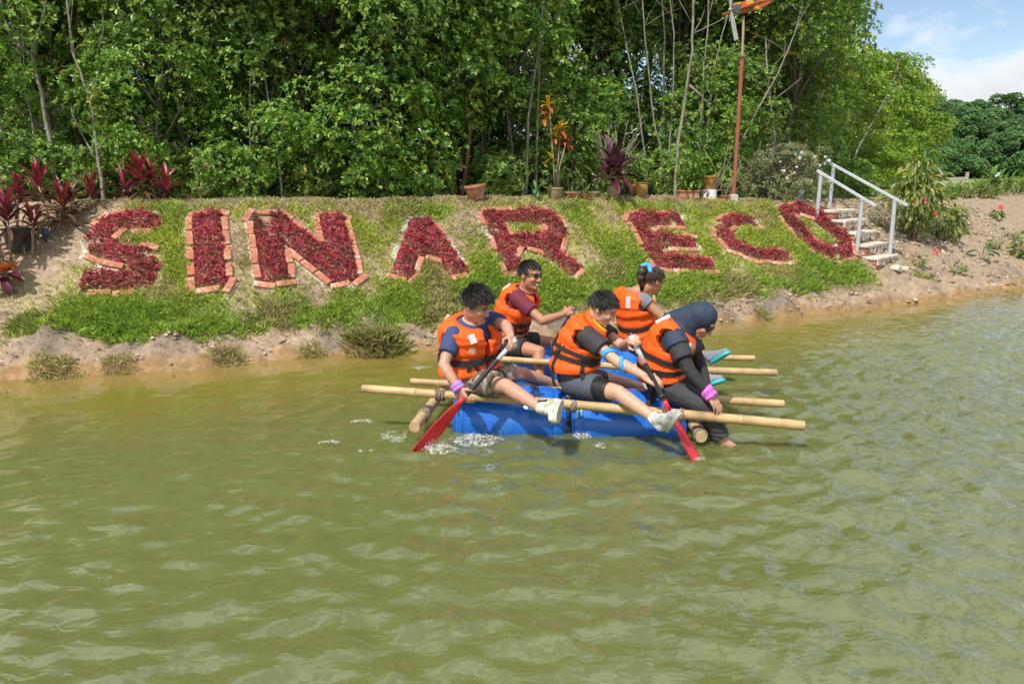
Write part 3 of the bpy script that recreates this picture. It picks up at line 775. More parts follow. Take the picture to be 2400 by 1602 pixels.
# ================================================================== steps and handrails
BOTS = hit(2072, 618); _x = 5.4
for _ in range(20): _Y = float(crestY(_x))-.12; _x = sight(1950, 470).x/sight(1950, 470).y*_Y
TOPS = Vector((_x, _Y, float(land(_x, _Y, False))))
run = BOTS - TOPS; hdir = Vector((run.x, run.y, 0)); hl = hdir.length; hdir.normalize(); wdir = Vector((-hdir.y, hdir.x, 0))
M_step = mat('step_concrete', (.58,.52,.43), .95, .25, 8, .6, 40, col2=(.40,.34,.27), thresh=(.55,.8))
steps = thing('brick_steps', TOPS, 'worn brick steps with pale cement treads beside the letter O', 'steps')
NS = 5; zt, zb = TOPS.z+.02, BOTS.z-.05; SW = .74
for k in range(NS):
    f = k/(NS-1); d0 = hl*(k/NS); rise = (zt-zb)/NS
    c = TOPS + hdir*(hl*(k+.5)/NS); q_ = TOPS + hdir*(hl*k/NS); z1 = max(float(land(q_.x, q_.y, False)) - .01, zb+rise) if k < NS-1 else zb+rise
    mb = MB(); R = Matrix((wdir, hdir, Vector((0,0,1)))).transposed()
    depth = hl/NS+.10
    mb.box((c.x, c.y, z1-.025), (SW+.04, depth+.02, .05), R, .012)
    rr = random.Random(k)
    for q in range(10):   # lumpy cement spilling over the edge
        w = rr.uniform(-SW/2, SW/2); p = c + wdir*w + hdir*(depth/2-.005)
        mb.box((p.x, p.y, z1-.05-rr.uniform(0, .05)), (rr.uniform(.05,.13), .022, rr.uniform(.05,.13)), R, .008)
    mb.build('tread', M_step, steps, False)
    for row in range(2):
        for q in range(3):
            w = -SW/2 + SW*(q+.5+(.0 if row else .0))/3; p = c + wdir*w + hdir*(depth/2-.06)
            b = link('brick', brick_me[(k+q+row) % 4], steps); b.location = Vector((p.x, p.y, z1-.05-.04-row*.078)) - TOPS
            b.rotation_euler = R.to_euler(); b.scale = (SW/3/.222, 1.05, 1.0)
    mb = MB(); mb.box((c.x, c.y, z1-.05-.2), (SW-.02, depth-.08, .40), R); mb.build('core', M_mortar, steps, False)
M_galv = mat('galvanised_paint', (.50,.53,.56), .42, .12, 4, .1, 30, metal=.15)
def post_rail(name, rail, posts, label, Y0, Y1, rr=.026):
    a, b = at(*rail[0], Y0), at(*rail[1], Y1)
    t = thing(name, Vector((a.x, a.y, float(land(a.x, a.y)))), label, 'handrail', 'handrails of the brick steps')
    R = (b-a).to_track_quat('X', 'Z').to_matrix()
    MB().box((a+b)/2, ((b-a).length, .043, .043), R, .006).build('rail', M_galv, t, False)
    for (tx, ty), (bx, by) in posts:
        f = (tx-rail[0][0])/(rail[1][0]-rail[0][0]); p = a.lerp(b, f); g = at(bx, by, p.y)
        g = Vector((p.x + (g.x-p.x)*.6, p.y, float(land(p.x, p.y))-.1))
        mb = MB(); mb.tube([g, p-Vector((0,0,.02))], .031, 14); mb.tube([p-Vector((0,0,.035)), p-Vector((0,0,.022))], .037, 14)
        mb.build('post', M_galv, t, True, 40)
post_rail('handrail', [(1936,377),(2127,482)], [((1955,390),(1945,467)), ((2099,474),(2090,593))], 'upper longer grey metal handrail on the right of the steps', TOPS.y+.12, BOTS.y+.02)
post_rail('handrail', [(1915,400),(2052,483)], [((1925,406),(1918,470)), ((2022,473),(2010,585))], 'lower shorter grey metal handrail between letter O and the steps', TOPS.y-.30, BOTS.y-.22)
rb = thing('rubble_block', hit(2103, 634), 'lump of pale rubble at the foot of the brick steps', 'rubble')
mb = MB(); rr = random.Random(3)
for k in range(6): mb.box(wloc(rb)+Vector((rr.uniform(-.12,.12), rr.uniform(-.08,.08), rr.uniform(0,.05))), (rr.uniform(.08,.16), rr.uniform(.07,.12), rr.uniform(.05,.09)), Matrix.Rotation(rr.uniform(0,3),3,'Z') @ Matrix.Rotation(rr.uniform(-.4,.4),3,'X'), .015)
mb.build('lump', M_step, rb, False)

# ================================================================== grass
rs = np.random.RandomState(77)
def bedmask(x, y, z, margin):
    m = np.zeros(len(x), bool)
    for o, e1, e2, n, P2, hw in BEDS:
        d = np.stack([x-o.x, y-o.y, z-o.z], 1); a = d @ np.array(e1); b = d @ np.array(e2)
        near = (np.abs(a) < 1.6) & (np.abs(b) < 1.6)
        if near.any():
            i = np.where(near)[0]; m[i] |= sdf(a[i], b[i], P2, hw) < margin
    return m
bare = [(560,600,.24),(575,680,.22),(545,540,.18),(1085,520,.30),(1060,560,.22),(1425,500,.22),(1445,560,.12),(880,500,.20),(1240,590,.2),(1330,540,.18),(870,640,.16),(735,690,.2),(760,665,.12),(60,560,.7),(130,560,.45),(20,650,.6),(60,700,.4),(560,735,.25),(470,730,.12),(1000,560,.14),(1370,600,.2),(320,640,.12),(1740,645,.12),(700,640,.1)]
bare = [(hit(x, y), r*1.2) for x, y, r in bare]
def sow(n, x0, x1, q0, q1):
    x = rs.uniform(x0, x1, n); q = rs.uniform(q0, q1, n)
    sy = shoreY(x); cy = crestY(x); y = sy+q*(cy-sy); return x, y, q
def blades(x, y, z, n_per, ln, wd, tint, lean=.55, spread=.035):
    k = np.repeat(np.arange(len(x)), n_per); m = len(k)
    P = np.stack([x[k]+rs.normal(0, spread, m), y[k]+rs.normal(0, spread, m), z[k]-.008], 1)
    P[:, 2] = land(P[:, 0], P[:, 1])-.006
    D = unit(np.stack([rs.normal(0, lean, m), rs.normal(0, lean, m), np.ones(m)], 1))
    Nn = unit(rs.normal(size=(m, 3))*.6 + np.array([0, -.5, .6]))
    return leaf_cards(P, D, Nn, ln[k]*rs.uniform(.5, 1.25, m), wd*rs.uniform(.7, 1.3, m), .1, .25), np.repeat(tint[k]*rs.uniform(.75, 1.25, (m, 1)), 4, 0)
x, y, q = sow(62000, -5.2, 6.0, .10, 1.06)
z = land(x, y)
dens = sstep(.13, .27, q + .16*(fbm(x*1.7, y*1.7, 3, 5)-.5))
dens *= .25+1.05*sstep(.30, .50, fbm(x*1.9, y*2.6, 3, 99))
for p, r in bare: dens *= 1-.93*np.exp(-(((x-p.x)**2+(y-p.y)**2)/(r*r))**1.5)
dens *= 1-.88*sstep(.88, .96, q + .06*(fbm(x*1.1, x*0, 2, 6)-.5))
rightedge = sstep(4.75, 4.35, x - (1-q)*1.05); dens *= rightedge
dens *= sstep(-4.85, -4.1, x + .5*q*0 + .25*(fbm(y*2, x, 2, 4)-.5) + 1.0*(1-q)**1.5)
# the steps stay clear
ds = np.abs((x-TOPS.x)*wdir.x+(y-TOPS.y)*wdir.y); dl = (x-TOPS.x)*hdir.x+(y-TOPS.y)*hdir.y
dens *= np.where((ds < .36) & (dl > -.25) & (dl < hl+.2), 0, 1)
keep = (rs.rand(len(x)) < dens) & ~bedmask(x, y, z, .085)
keep2 = keep & ~(bedmask(x, y, z, .15) & (rs.rand(len(x)) < .45))
x, y, q, z = x[keep2], y[keep2], q[keep2], z[keep2]
lush = sstep(.50, .26, q)*.9 + .7*sstep(.42, .6, fbm(x*1.3+5, y*1.3, 3, 23)); lush = np.clip(lush, 0, 1)
dry = sstep(.47, .65, fbm(x*2.3+9, y*2.3, 3, 43))*.8 + sstep(.8, 1.0, q)*.25
tint = mixc(np.ones((len(x), 3))*np.array((.54,.62,.11)), (.39,.56,.09), lush); tint = mixc(tint, (.58,.50,.24), np.clip(dry, 0, .85))
tint *= rs.uniform(.7, 1.2, (len(x), 1))
ln = .08+.065*fbm(x*2.5, y*2.5, 2, 14)+.03*lush
(V, F), C = blades(x, y, z, 8, ln, .0085, tint)
g = link('grass', mesh_np('grass', V, F, M_grass, False, C)); tag(g, 'green and yellowish grass growing on the bank round the letters', 'grass', kind='stuff')
# dry thatch in the bare places, on the crest and at the foot
x, y, q = sow(26000, -5.4, 7.5, .06, 1.22); z = land(x, y)
keep = (rs.rand(len(x)) < np.clip(.12 + .7*sstep(.9, .98, q)*(1-sstep(1.12, 1.2, q)) + .42*sstep(.46, .62, fbm(x*1.7+3, y*1.7, 3, 61))*sstep(.2, .35, q), 0, 1)*sstep(6.8, 4.6, x)) & ~bedmask(x, y, z, .10)
for p, r in bare[:16]: keep |= (np.exp(-((x-p.x)**2+(y-p.y)**2)/(r*r*.8)) > .55) & (rs.rand(len(x)) < .55) & ~bedmask(x, y, z, .1) & (x > -3.6)
ds = np.abs((x-TOPS.x)*wdir.x+(y-TOPS.y)*wdir.y); dl = (x-TOPS.x)*hdir.x+(y-TOPS.y)*hdir.y
keep &= ~((ds < .36) & (dl > -.3) & (dl < hl+.2))
x, y, q, z = x[keep], y[keep], q[keep], z[keep]
tint = pick(rs, [(.62,.51,.34),(.52,.42,.27),(.70,.62,.40),(.44,.44,.17)], [4, 3, 3, 1.5], len(x))
(V, F), C = blades(x, y, z, 8, np.full(len(x), .075), .006, tint, 1.3, .05)
g = link('dry_grass', mesh_np('dry_grass', V, F, M_grass, False, C)); tag(g, 'straw coloured dry grass lying on bare patches and along the crest', 'dry grass', kind='stuff')
# rank tufts at the water's edge
def tuft(px, py, n, R, h, label, mix=.5):
    p = hit(px, py); r = rs.uniform(0, 1, n)**.5*R; w = rs.uniform(0, 6.28, n)
    x = p.x+r*np.cos(w); y = p.y+r*np.sin(w)*.7; z = land(x, y)
    tint = mixc(np.ones((n, 3))*np.array((.36,.43,.10)), (.62,.51,.28), (rs.rand(n) < mix)*1.0)
    (V, F), C = blades(x, y, z, 6, np.full(n, h)*(1.15-r/R*.5), .0065, tint, .55, .02)
    t = thing('grass_tuft', p, label, 'grass tuft', 'tufts of rank grass at the waterline')
    link('blades', mesh_np('blades', V-np.array(p), F, M_grass, False, C), t)
tuft(885, 815, 330, .30, .26, 'large tangled tuft of reedy grass at the waterline left of the raft')
tuft(535, 845, 120, .16, .13, 'small brown tuft at the waterline below the letter N', .7)
tuft(130, 880, 160, .25, .13, 'dry tuft at the waterline in the left corner below the dark clod', .7)
tuft(735, 830, 90, .13, .12, 'small green tuft on the mud between the two waterline tufts', .4)
tuft(1790, 747, 60, .11, .13, 'small dry tuft at the waterline beyond the woman in the head scarf', .7)
tuft(275, 865, 90, .16, .12, 'sparse straw tuft at the water edge below the letter S', .8)
tuft(75, 765, 200, .22, .15, 'dark green leafy clump with small white flowers at the lower left of the bank', .05)
tuft(2165, 655, 90, .22, .12, 'green clump on the mud below the brick steps', .2)
# clods and stones on the mud and on the right-hand earth slope
def rocks(n, gen, smin, smax, name, label):
    mb_v, mb_f, cc = [], [], []; b = 0
    base = np.array([(0,0,1),(.9,0,.15),(.28,.86,.1),(-.73,.53,-.05),(-.73,-.53,.1),(.28,-.86,-.05),(.5,.5,.65),(-.4,-.4,.7),(0,0,-.6)])
    tri = np.array([(0,7,6),(0,6,3),(0,3,7),(6,1,2),(6,2,3),(7,3,4),(7,4,5),(7,5,6),(6,5,1),(8,2,1),(8,3,2),(8,4,3),(8,5,4),(8,1,5)])
    x, y, q = gen(n)
    s = smin+(smax-smin)*rs.rand(len(x))**3; z = land(x, y)
    w = rs.uniform(0, 6.28, len(x)); jit = rs.uniform(.65, 1.3, (len(x), 9, 3)); P = base[None]*jit*s[:, None, None]*np.array([1.2, 1, .7])
    X = P[..., 0]*np.cos(w)[:, None]-P[..., 1]*np.sin(w)[:, None]+x[:, None]; Y = P[..., 0]*np.sin(w)[:, None]+P[..., 1]*np.cos(w)[:, None]+y[:, None]; Z = P[..., 2]+z[:, None]+s[:, None]*.15
    V = np.stack([X, Y, Z], -1).reshape(-1, 3); F = (np.arange(len(x))[:, None, None]*9+tri[None]).reshape(-1, 3)
    C = np.repeat(pick(rs, [(.42,.33,.24),(.33,.25,.18),(.24,.19,.15),(.50,.42,.33)], [4, 3, 2, 2], len(x)), 9, 0)
    o = link(name, mesh_np(name, V, F, M_soil, False, C)); tag(o, label, 'clods', kind='stuff')
def gen_r(n):
    x, y, q = sow(n*2, 4.6, 10.5, .0, 1.5); k = (rs.rand(n*2) < sstep(4.5, 5.6, x+.6*q-.3)) & (rs.rand(n*2) < .15+sstep(.4, .6, fbm(x*1.2, y*1.2, 3, 8))); return x[k], y[k], q[k]
rocks(2200, gen_r, .012, .058, 'clods', 'dry earth clods scattered on the bare slope right of the steps')
def gen_m(n):
    x, y, q = sow(n*2, -5.2, 5.2, .0, .28); k = rs.rand(n*2) < .2+sstep(.4, .6, fbm(x*1.4, y*2, 3, 18)); return x[k], y[k], q[k]
rocks(1100, gen_m, .008, .036, 'mud_clods', 'clods of dried mud along the waterline of the bank')
# ================================================================== pots and plants
M_terra = mat('terracotta', (.42,.19,.11), .8, .25, 9, .3, 50, col2=(.50,.32,.23), thresh=(.5,.75))
M_ochre = mat('ochre_glaze', (.40,.22,.055), .35, .3, 8, .1, 20, col2=(.28,.15,.05), thresh=(.5,.7))
M_tan = mat('tan_clay', (.40,.29,.18), .7, .25, 8, .2, 40, col2=(.27,.20,.13), thresh=(.5,.75))
M_redpot = mat('red_clay', (.42,.12,.06), .7, .2, 8)
M_greenpot = mat('green_plastic', (.03,.17,.10), .4, .15, 6)
M_blackpot = mat('black_plastic', (.055,.055,.06), .5, .25, 5)
M_white = mat('white_paint', (.74,.75,.75), .6, .12, 5)
M_bluewhite = mat('blue_white_glaze', (.75,.77,.78), .2, .05, 16, col2=(.06,.12,.38), thresh=(.5,.54))
M_compost = mat('compost', (.07,.05,.035), .95, .3, 20, .6, 40)
M_stump = mat('grey_wood', (.13,.13,.14), .9, .35, 9, .8, 25)
def pot_mesh(name, prof, m, seg=28):
    """prof: outer (radius, z) from the foot to the rim; walls with thickness, open top"""
    rt, zt = prof[-1]; inner = [(max(r-.014, .01), z) for r, z in prof[::-1]]; inner[-1] = (inner[-1][0], inner[-1][1]+.02)
    P = [(0.002, prof[0][1])] + prof + inner + [(.002, inner[-1][1])]
    V = []; F = []
    for r, z in P:
        for k in range(seg): V.append((r*math.cos(2*math.pi*k/seg), r*math.sin(2*math.pi*k/seg), z))
    for i in range(len(P)-1):
        for k in range(seg):
            a = i*seg+k; b_ = i*seg+(k+1) % seg; F.append((a, b_, b_+seg, a+seg))
    me = bpy.data.meshes.new(name); me.from_pydata(V, [], F); me.materials.append(m)
    me.polygons.foreach_set('use_smooth', [True]*len(F)); me.update(); 
    try: me.set_sharp_from_angle(angle=math.radians(40))
    except Exception: pass
    return me
def soil_disc(r, z, parent):
    mb = MB(); mb.ell((0,0,z), (r, r, .02)); mb2 = mb.mesh('soil', M_compost)
    return link('soil', mb2, parent)
PROF = dict(
 tapered=[(.62,0),(.66,.03),(.93,.86),(1.0,.87),(1.02,.94),(1.0,1.0)],
 bowl=[(.70,0),(.78,.1),(.93,.75),(1.0,.78),(1.0,1.0)],
 jar=[(.62,0),(.68,.04),(.90,.35),(1.0,.62),(.93,.85),(.86,.92),(.96,.97),(.96,1.0)],
 bucket=[(.80,0),(.82,.02),(.97,.9),(1.03,.91),(1.03,1.0)])
def pot(px, base_py, top_py, wpx, off, prof, m, label, cat='plant pot', group='pots along the crest of the bank', tilt=None, name='plant_pot', pos=None, soil=True):
    p = pos if pos is not None else crest_at(px, off)
    zc = p.y*CP + (CAM_H-p.z)*SP
    w = wpx*zc/FPX; h = (base_py-top_py)*zc/FPX*1.02
    t = thing(name, p, label, cat, group)
    pr = [(r*w/2, z*h) for r, z in PROF[prof]]
    if tilt: t.rotation_euler = tilt
    link('pot', pot_mesh('pot', pr, m), t)
    if soil: soil_disc(w/2*.84, h*.86, t)
    t['h'] = h
    return t, h
def strap_leaf(name, L_, W_, el, arch, m, seg=7, fold=.22):
    """one sword-shaped leaf along +X, rising at `el`, arching over"""
    V = []; F = []; p = Vector((0,0,0)); e = el
    for i in range(seg+1):
        t = i/seg; w = W_*(math.sin(math.pi*min(.08+t*.92, 1))**.75)*(.55 if t < .12 else 1) if i < seg else .001
        d = Vector((math.cos(e), 0, math.sin(e))); nrm = Vector((-math.sin(e), 0, math.cos(e)))
        V += [p + Vector((0, w/2, 0)) + nrm*w*fold, p, p + Vector((0, -w/2, 0)) + nrm*w*fold]
        p = p + d*(L_/seg); e -= arch/seg*(.4+1.2*t)
    for i in range(seg):
        a = i*3; F += [(a, a+1, a+4, a+3), (a+1, a+2, a+5, a+4)]
    me = bpy.data.meshes.new(name); me.from_pydata([tuple(v) for v in V], [], F); me.materials.append(m)
    me.polygons.foreach_set('use_smooth', [True]*len(F)); me.update(); return me
def leafmat(name, c, c2, rough=.4): return mat(name, c, rough, .25, 7, 0, transl=.22, col2=c2, thresh=(.45,.62))
M_cpink = leafmat('cordyline_pink', (.32,.03,.055), (.13,.028,.03)); M_cdark = leafmat('cordyline_dark', (.13,.02,.035), (.07,.02,.025)); M_cbrown = leafmat('cordyline_brown', (.17,.06,.035), (.10,.07,.03))
M_cpurple = leafmat('cordyline_purple', (.085,.028,.045), (.20,.10,.13)); M_croty = leafmat('croton_yellow', (.62,.42,.02), (.50,.20,.02)); M_crotr = leafmat('croton_red', (.30,.06,.02), (.45,.24,.02))
M_snake = leafmat('snake_leaf', (.09,.20,.07), (.35,.42,.14)); M_gleaf = leafmat('green_leaf', (.12,.24,.03), (.19,.32,.05)); M_dgleaf = leafmat('dark_green_leaf', (.05,.13,.03), (.09,.20,.04))
LEAFSET = {}
def leaves(parent, at_pos, n, L_, W_, mats, seed, el=(1.25, .1), arch=.9, name='leaf'):
    rs = random.Random(seed)
    for k in range(n):
        f = k/max(n-1, 1); e = el[0]+(el[1]-el[0])*f; m = mats[min(int(f*len(mats)+rs.random()*.5), len(mats)-1)]
        key = (round(e, 1), round(L_, 2), round(W_, 3), m.name, round(arch, 1))
        if key not in LEAFSET: LEAFSET[key] = strap_leaf(name, L_, W_, key[0], arch*(.6+f), m)
        o = link(name, LEAFSET[key], parent); o.location = Vector(at_pos) + Vector((0,0,-.012*k*L_/.4))
        s = rs.uniform(.75, 1.1); o.scale = (s, s, s); o.rotation_euler = (rs.uniform(-.15,.15), rs.uniform(-.15,.15), k*2.4+rs.uniform(-.4,.4))
def cordyline(px, py, top_py, heads, mats, label, seed, L_=.36, W_=.075, n=15):
    W_ *= .66; L_ *= .80; n += 6; mats = mats + [M_cbrown]
    p = hit(px, py) if py > 475 else crest_at(px, .25)
    zc = p.y*CP + (CAM_H-p.z)*SP; H_ = (py-top_py)*zc/FPX
    t = thing('cordyline', p, label, 'cordyline plant', 'red cordylines on the left end of the bank')
    rs = random.Random(seed)
    for i in range(heads):
        dx = (i-(heads-1)/2)*.20; h = max(H_-L_*.85, .12)*(1 if i == 0 else rs.uniform(.55, .85))
        tip = Vector((dx+rs.uniform(-.04,.04), rs.uniform(-.08,.08), h))
        mb = MB(); mb.tube([(dx*.25, 0, -.08), (dx*.7, 0, h*.5), tip], [.014, .012, .010], 7); link('stem', mb.mesh('stem', M_twig), t)
        leaves(t, tip, n, L_, W_, mats, seed*7+i, el=(1.45, -.35), arch=1.0)
cordyline(18, 622, 405, 2, [M_cpink, M_cdark, M_cdark, M_cbrown], 'dark red cordyline with tall bare stems left of the black bucket', 1, .40, .085)
cordyline(68, 600, 408, 2, [M_cpink, M_cdark, M_cbrown], 'red cordyline leaning over the right side of the black bucket', 2, .34, .07)
cordyline(130, 540, 378, 2, [M_cpink, M_cpink, M_cbrown, M_cbrown], 'tall red and bronze cordyline with pale stems, second clump from the left', 3, .40, .08, 20)
cordyline(183, 500, 420, 1, [M_cdark, M_cbrown], 'small dark cordyline between the tall bronze and the bright purple ones', 4, .30, .06, 14)
cordyline(213, 488, 398, 1, [M_cpink, M_cpink, M_cdark, M_cbrown], 'bright purple cordyline with upright leaves above the top of letter S on its left', 5, .36, .07, 16)
cordyline(282, 470, 392, 1, [M_cpink, M_cdark, M_cdark, M_cbrown], 'spreading maroon cordyline with drooping leaves above the middle of letter S', 6, .40, .055, 20)
cordyline(338, 472, 350, 1, [M_cpink, M_cpink, M_cpink, M_cdark], 'tallest crimson cordyline above the right end of letter S', 7, .46, .10, 16)
cordyline(372, 472, 368, 2, [M_cpink, M_cpink, M_cdark, M_cbrown], 'crimson cordyline furthest right, next to the light green sapling', 8, .42, .085, 16)
cordyline(8, 655, 520, 1, [M_cdark, M_cbrown], 'low dark cordyline cut by the left edge of the picture', 9, .34, .08, 12)
q = hit(46, 585); pot(47, 585, 536, 58, 0, 'bucket', M_blackpot, 'black plastic bucket between the cordylines on the left', 'bucket', None, name='bucket', pos=q, soil=False)
q = hit(108, 553); pot(108, 553, 540, 20, 0, 'bucket', mat('blue_plastic', (.05,.12,.32), .5), 'small dark blue tub on the dirt right of the black bucket', 'tub', None, name='tub', pos=q, soil=False)
p = hit(20, 690); t = thing('copperleaf_plant', p, 'small plant with orange and dark red leaves at the left edge above the water', 'plant')
mb = MB(); mb.tube([(0,0,-.05), (.01,0,.25)], [.01,.007], 6); link('stem', mb.mesh('stem', M_twig), t)
leaves(t, (0,0,.24), 11, .20, .10, [M_crotr, M_cdark], 3, el=(.8, -.6), arch=.8)

# ---- along the crest, left to right
t, h = pot(1117, 464, 431, 52, .02, 'tapered', M_terra, 'large weathered clay pot tilted to the left, leftmost on the crest', tilt=(.05, -.13, 0))
def plant_in(px, base, top, w, off, prof, m, label, cat='potted plant', pos=None):
    return pot(px, base, top, w, off, prof, m, label, cat, 'pots along the crest of the bank', name='potted_plant', pos=pos)
t, h = plant_in(1256, 461, 440, 19, .02, 'tapered', M_greenpot, 'small green pot holding a snake plant with long leaning leaves')
for k, (L_, az, e) in enumerate(((.34, -.1, .62), (.30, .1, .75), (.15, 2.2, 1.2), (.13, -1.7, -.1), (.15, -1.4, -.5))):
    o = link('leaf', strap_leaf('leaf', L_, .05, e, .15 if k < 3 else .9, M_snake), t); o.location = (0, 0, h*.95); o.rotation_euler = (0, 0, az)
t, h = plant_in(1301, 462, 435, 38, .03, 'tapered', M_tan, 'ochre stained pot with a tall yellow and red croton')
mb = MB(); mb.tube([(0,0,.1), (-.03,0,.55), (-.08,.02,1.05), (-.10,.03,1.30)], [.014,.012,.010,.008], 7); link("stem", mb.mesh("stem", M_twig), t)
mb = MB(); mb.tube([(.03,0,.1), (.06,0,.45), (.15,.0,.80)], [.012,.010,.008], 7); link('stem', mb.mesh('stem', M_twig), t)
mb = MB(); mb.tube([(0,.03,.1), (.04,.02,.5), (.06,0,.95)], [.012,.010,.007], 7); link('stem', mb.mesh('stem', M_twig), t)
for (pos, n, ms, sd) in (((-.11,.03,1.30), 12, [M_croty, M_croty, M_crotr], 1), ((-.15,.0,1.12), 9, [M_crotr], 2), ((.06,0,.98), 12, [M_croty, M_croty, M_crotr], 3), ((.15,0,.80), 12, [M_crotr, M_crotr], 4), ((.0,0,.86), 9, [M_croty, M_crotr], 5), ((-.06,0,.58), 5, [M_croty], 6)):
    leaves(t, pos, n, .155, .055, ms, sd, el=(1.3, -.5), arch=.9)
def sprig(t, h, n, L_, W_, ms, sd, el=(1.4, .2), arch=.9, pos=(0,0)): leaves(t, (pos[0], pos[1], h*.9), n, L_, W_, ms, sd, el, arch)
t, h = plant_in(1343, 462, 450, 39, .02, 'bowl', M_terra, 'low clay bowl of wispy grass right of the croton pot'); sprig(t, h, 22, .26, .012, [M_dgleaf, M_gleaf], 1)
t, h = plant_in(1373, 466, 449, 20, -.06, 'tapered', M_redpot, 'small red pot with a bright yellow green tuft'); sprig(t, h, 20, .20, .018, [M_gleaf, M_gleaf], 2)
t, h = plant_in(1394, 456, 443, 31, .18, 'bowl', M_tan, 'low tan bowl behind the small red pot'); sprig(t, h, 14, .20, .03, [M_dgleaf], 3)
t, h = plant_in(1437, 461, 433, 31, .03, 'tapered', M_tan, 'tan pot holding the big purple cordyline')
for k, dx in enumerate((-.06, .07, 0)):
    tip = Vector((dx, .02*k, h*.9+.26+.10*(k == 2))); mb = MB(); mb.tube([(dx*.3, 0, h*.7), tip], [.018,.015], 7); link('stem', mb.mesh('stem', M_twig), t)
    leaves(t, tip, 12, .44, .10, [M_cpurple, M_cpurple, M_cdark], 40+k, el=(1.45, -.25), arch=.85)
pot(1500, 456, 421, 38, .12, 'jar', M_ochre, 'rounded ochre glazed jar right of the purple cordyline', 'jar')
p = crest_at(1552, .02); t = thing('ceramic_ornament', p, 'small blue and white glazed ornament between the ochre jar and the leafy planter', 'ornament')
mb = MB(); mb.ell((0,0,.04), (.055,.04,.045)); mb.ell((.035,-.01,.03), (.05,.035,.03)); mb.ell((-.02,0,.075), (.03,.028,.03)); mb.build('body', M_bluewhite, t)
p = crest_at(1614, .05); zc = p.y*CP; w = 50*zc/FPX; t = thing('planter', p, 'long clay planter with leafy green plant below the pale trunk', 'planter', 'pots along the crest of the bank')
mb = MB(); R0 = Matrix.Identity(3); mb.box(p+Vector((0,0,.055)), (w*.92, .15, .11), R0, .01); mb.box(p+Vector((0,0,.115)), (w, .18, .025), R0, .008); mb.build('pot', M_terra, t, False)
rs_ = random.Random(5)
for k in range(9):
    a = Vector((rs_.uniform(-.13,.10), rs_.uniform(-.04,.04), .1)); hh = rs_.uniform(.12, .30) if k > 2 else rs_.uniform(.4, .55)
    tip = a + Vector((rs_.uniform(-.06,.06), rs_.uniform(-.05,.05), hh)); mb = MB(); mb.tube([a, tip], [.006,.004], 5); link('stem', mb.mesh('stem', M_dgleaf), t)
    leaves(t, tip, 9, .15, .045, [M_gleaf], 60+k, el=(1.2, -.4), arch=.9)
    leaves(t, a.lerp(tip, .6), 5, .15, .045, [M_gleaf], 80+k, el=(.6, -.4), arch=.9)
p = crest_at(1662, .10); zc = p.y*CP; t = thing('concrete_block', p, 'pale grey concrete block with a round hole under an ochre pot', 'block')
w = 37*zc/FPX; hB = 19*zc/FPX
mb = MB(); mb.tube([(p.x,p.y,p.z-.02), (p.x,p.y,p.z+hB*.75), (p.x,p.y,p.z+hB*.97), (p.x,p.y,p.z+hB)], [w/2, w/2*.97, w/2*.93, w/2*.88], 28); mb.build('body', M_white, t, True, 40)
mb = MB(); hd = (Vector((0,0,0))-Vector((p.x+.35*p.y*0, p.y, 0))).normalized(); c = p+Vector((-.045, -math.sqrt(max((w/2)**2-.045**2, 0))+.004, hB*.38)); mb.tube([c, c+Vector((0,-.006,0))], [.024,.024], 16); mb.build('hole', M_compost, t)
p2 = p + Vector((0,0,hB)); pot(1664, 439, 408, 36, 0, 'tapered', M_ochre, 'ochre flared pot standing on the pale concrete block', pos=p2, soil=False)
t, h = pot(1696, 451, 440, 28, .16, 'bowl', M_redpot, 'low dark red planter left of the foot of the whirligig pole')
# ---- white flowering shrub and dark stump
p = crest_at(1845, .30); t = thing('flowering_shrub', p, 'straggly grey green shrub with pale blue white flowers beside the handrail', 'shrub')
me, C_ = crown('foliage', 91, (.62,.45,.42), 34, 44, 6, .07, .018, ([(.24,.29,.13),(.30,.33,.16),(.18,.24,.10),(.40,.33,.20)], [3,3,2,2]), lobe=.5, hollow=.35)
o = link('foliage', me, t); o.location = (0, 0, .42)
mb = MB(); rs_ = random.Random(8)
for k in range(34):
    w = rs_.uniform(0, 6.28); r = rs_.uniform(.2, .75); mb.tube([(rs_.uniform(-.15,.15), rs_.uniform(-.1,.1), -.03), (r*.5*math.cos(w), r*.4*math.sin(w), rs_.uniform(.2,.45)), (r*math.cos(w), r*.7*math.sin(w), rs_.uniform(.25,.95))], [.007,.005,.003], 5)
link('stem', mb.mesh('stem', M_twig), t)
M_flower = mat('pale_blue_petal', (.72,.76,.86), .6, .08, 5)
fl = MB()
for k in range(5): w = k*1.2566; fl.ell((.015*math.cos(w), .015*math.sin(w), 0), (.013,.010,.005), Matrix.Rotation(w, 3, 'Z'), 8, 5)
flm = fl.mesh('flower', M_flower)
for k in range(14):
    w = rs_.uniform(3.4, 6.2); r = rs_.uniform(.3, .62); o = link('flower', flm, t); o.location = (r*math.cos(w)*.9+.12, r*math.sin(w)*.75, rs_.uniform(.30, .80)); o.rotation_euler = (rs_.uniform(.6,1.5), rs_.uniform(-.5,.5), rs_.uniform(-.6,.6))
p = hit(1880, 468); p = crest_at(1880, -.12); t = thing('tree_stump', p, 'dark weathered stump below the white flowering shrub', 'stump')
mb = MB(); mb.cone(p+Vector((.03,0,-.03)), p+Vector((-.01,0,.16)), .075, .042); mb.cone(p+Vector((-.01,0,.14)), p+Vector((.02,-.01,.25)), .042, .026); mb.cone(p+Vector((.06,-.02,0)), p+Vector((.11,-.04,-.04)), .035, .02)
solid(mb, 'wood', M_stump, t, .01, 2)
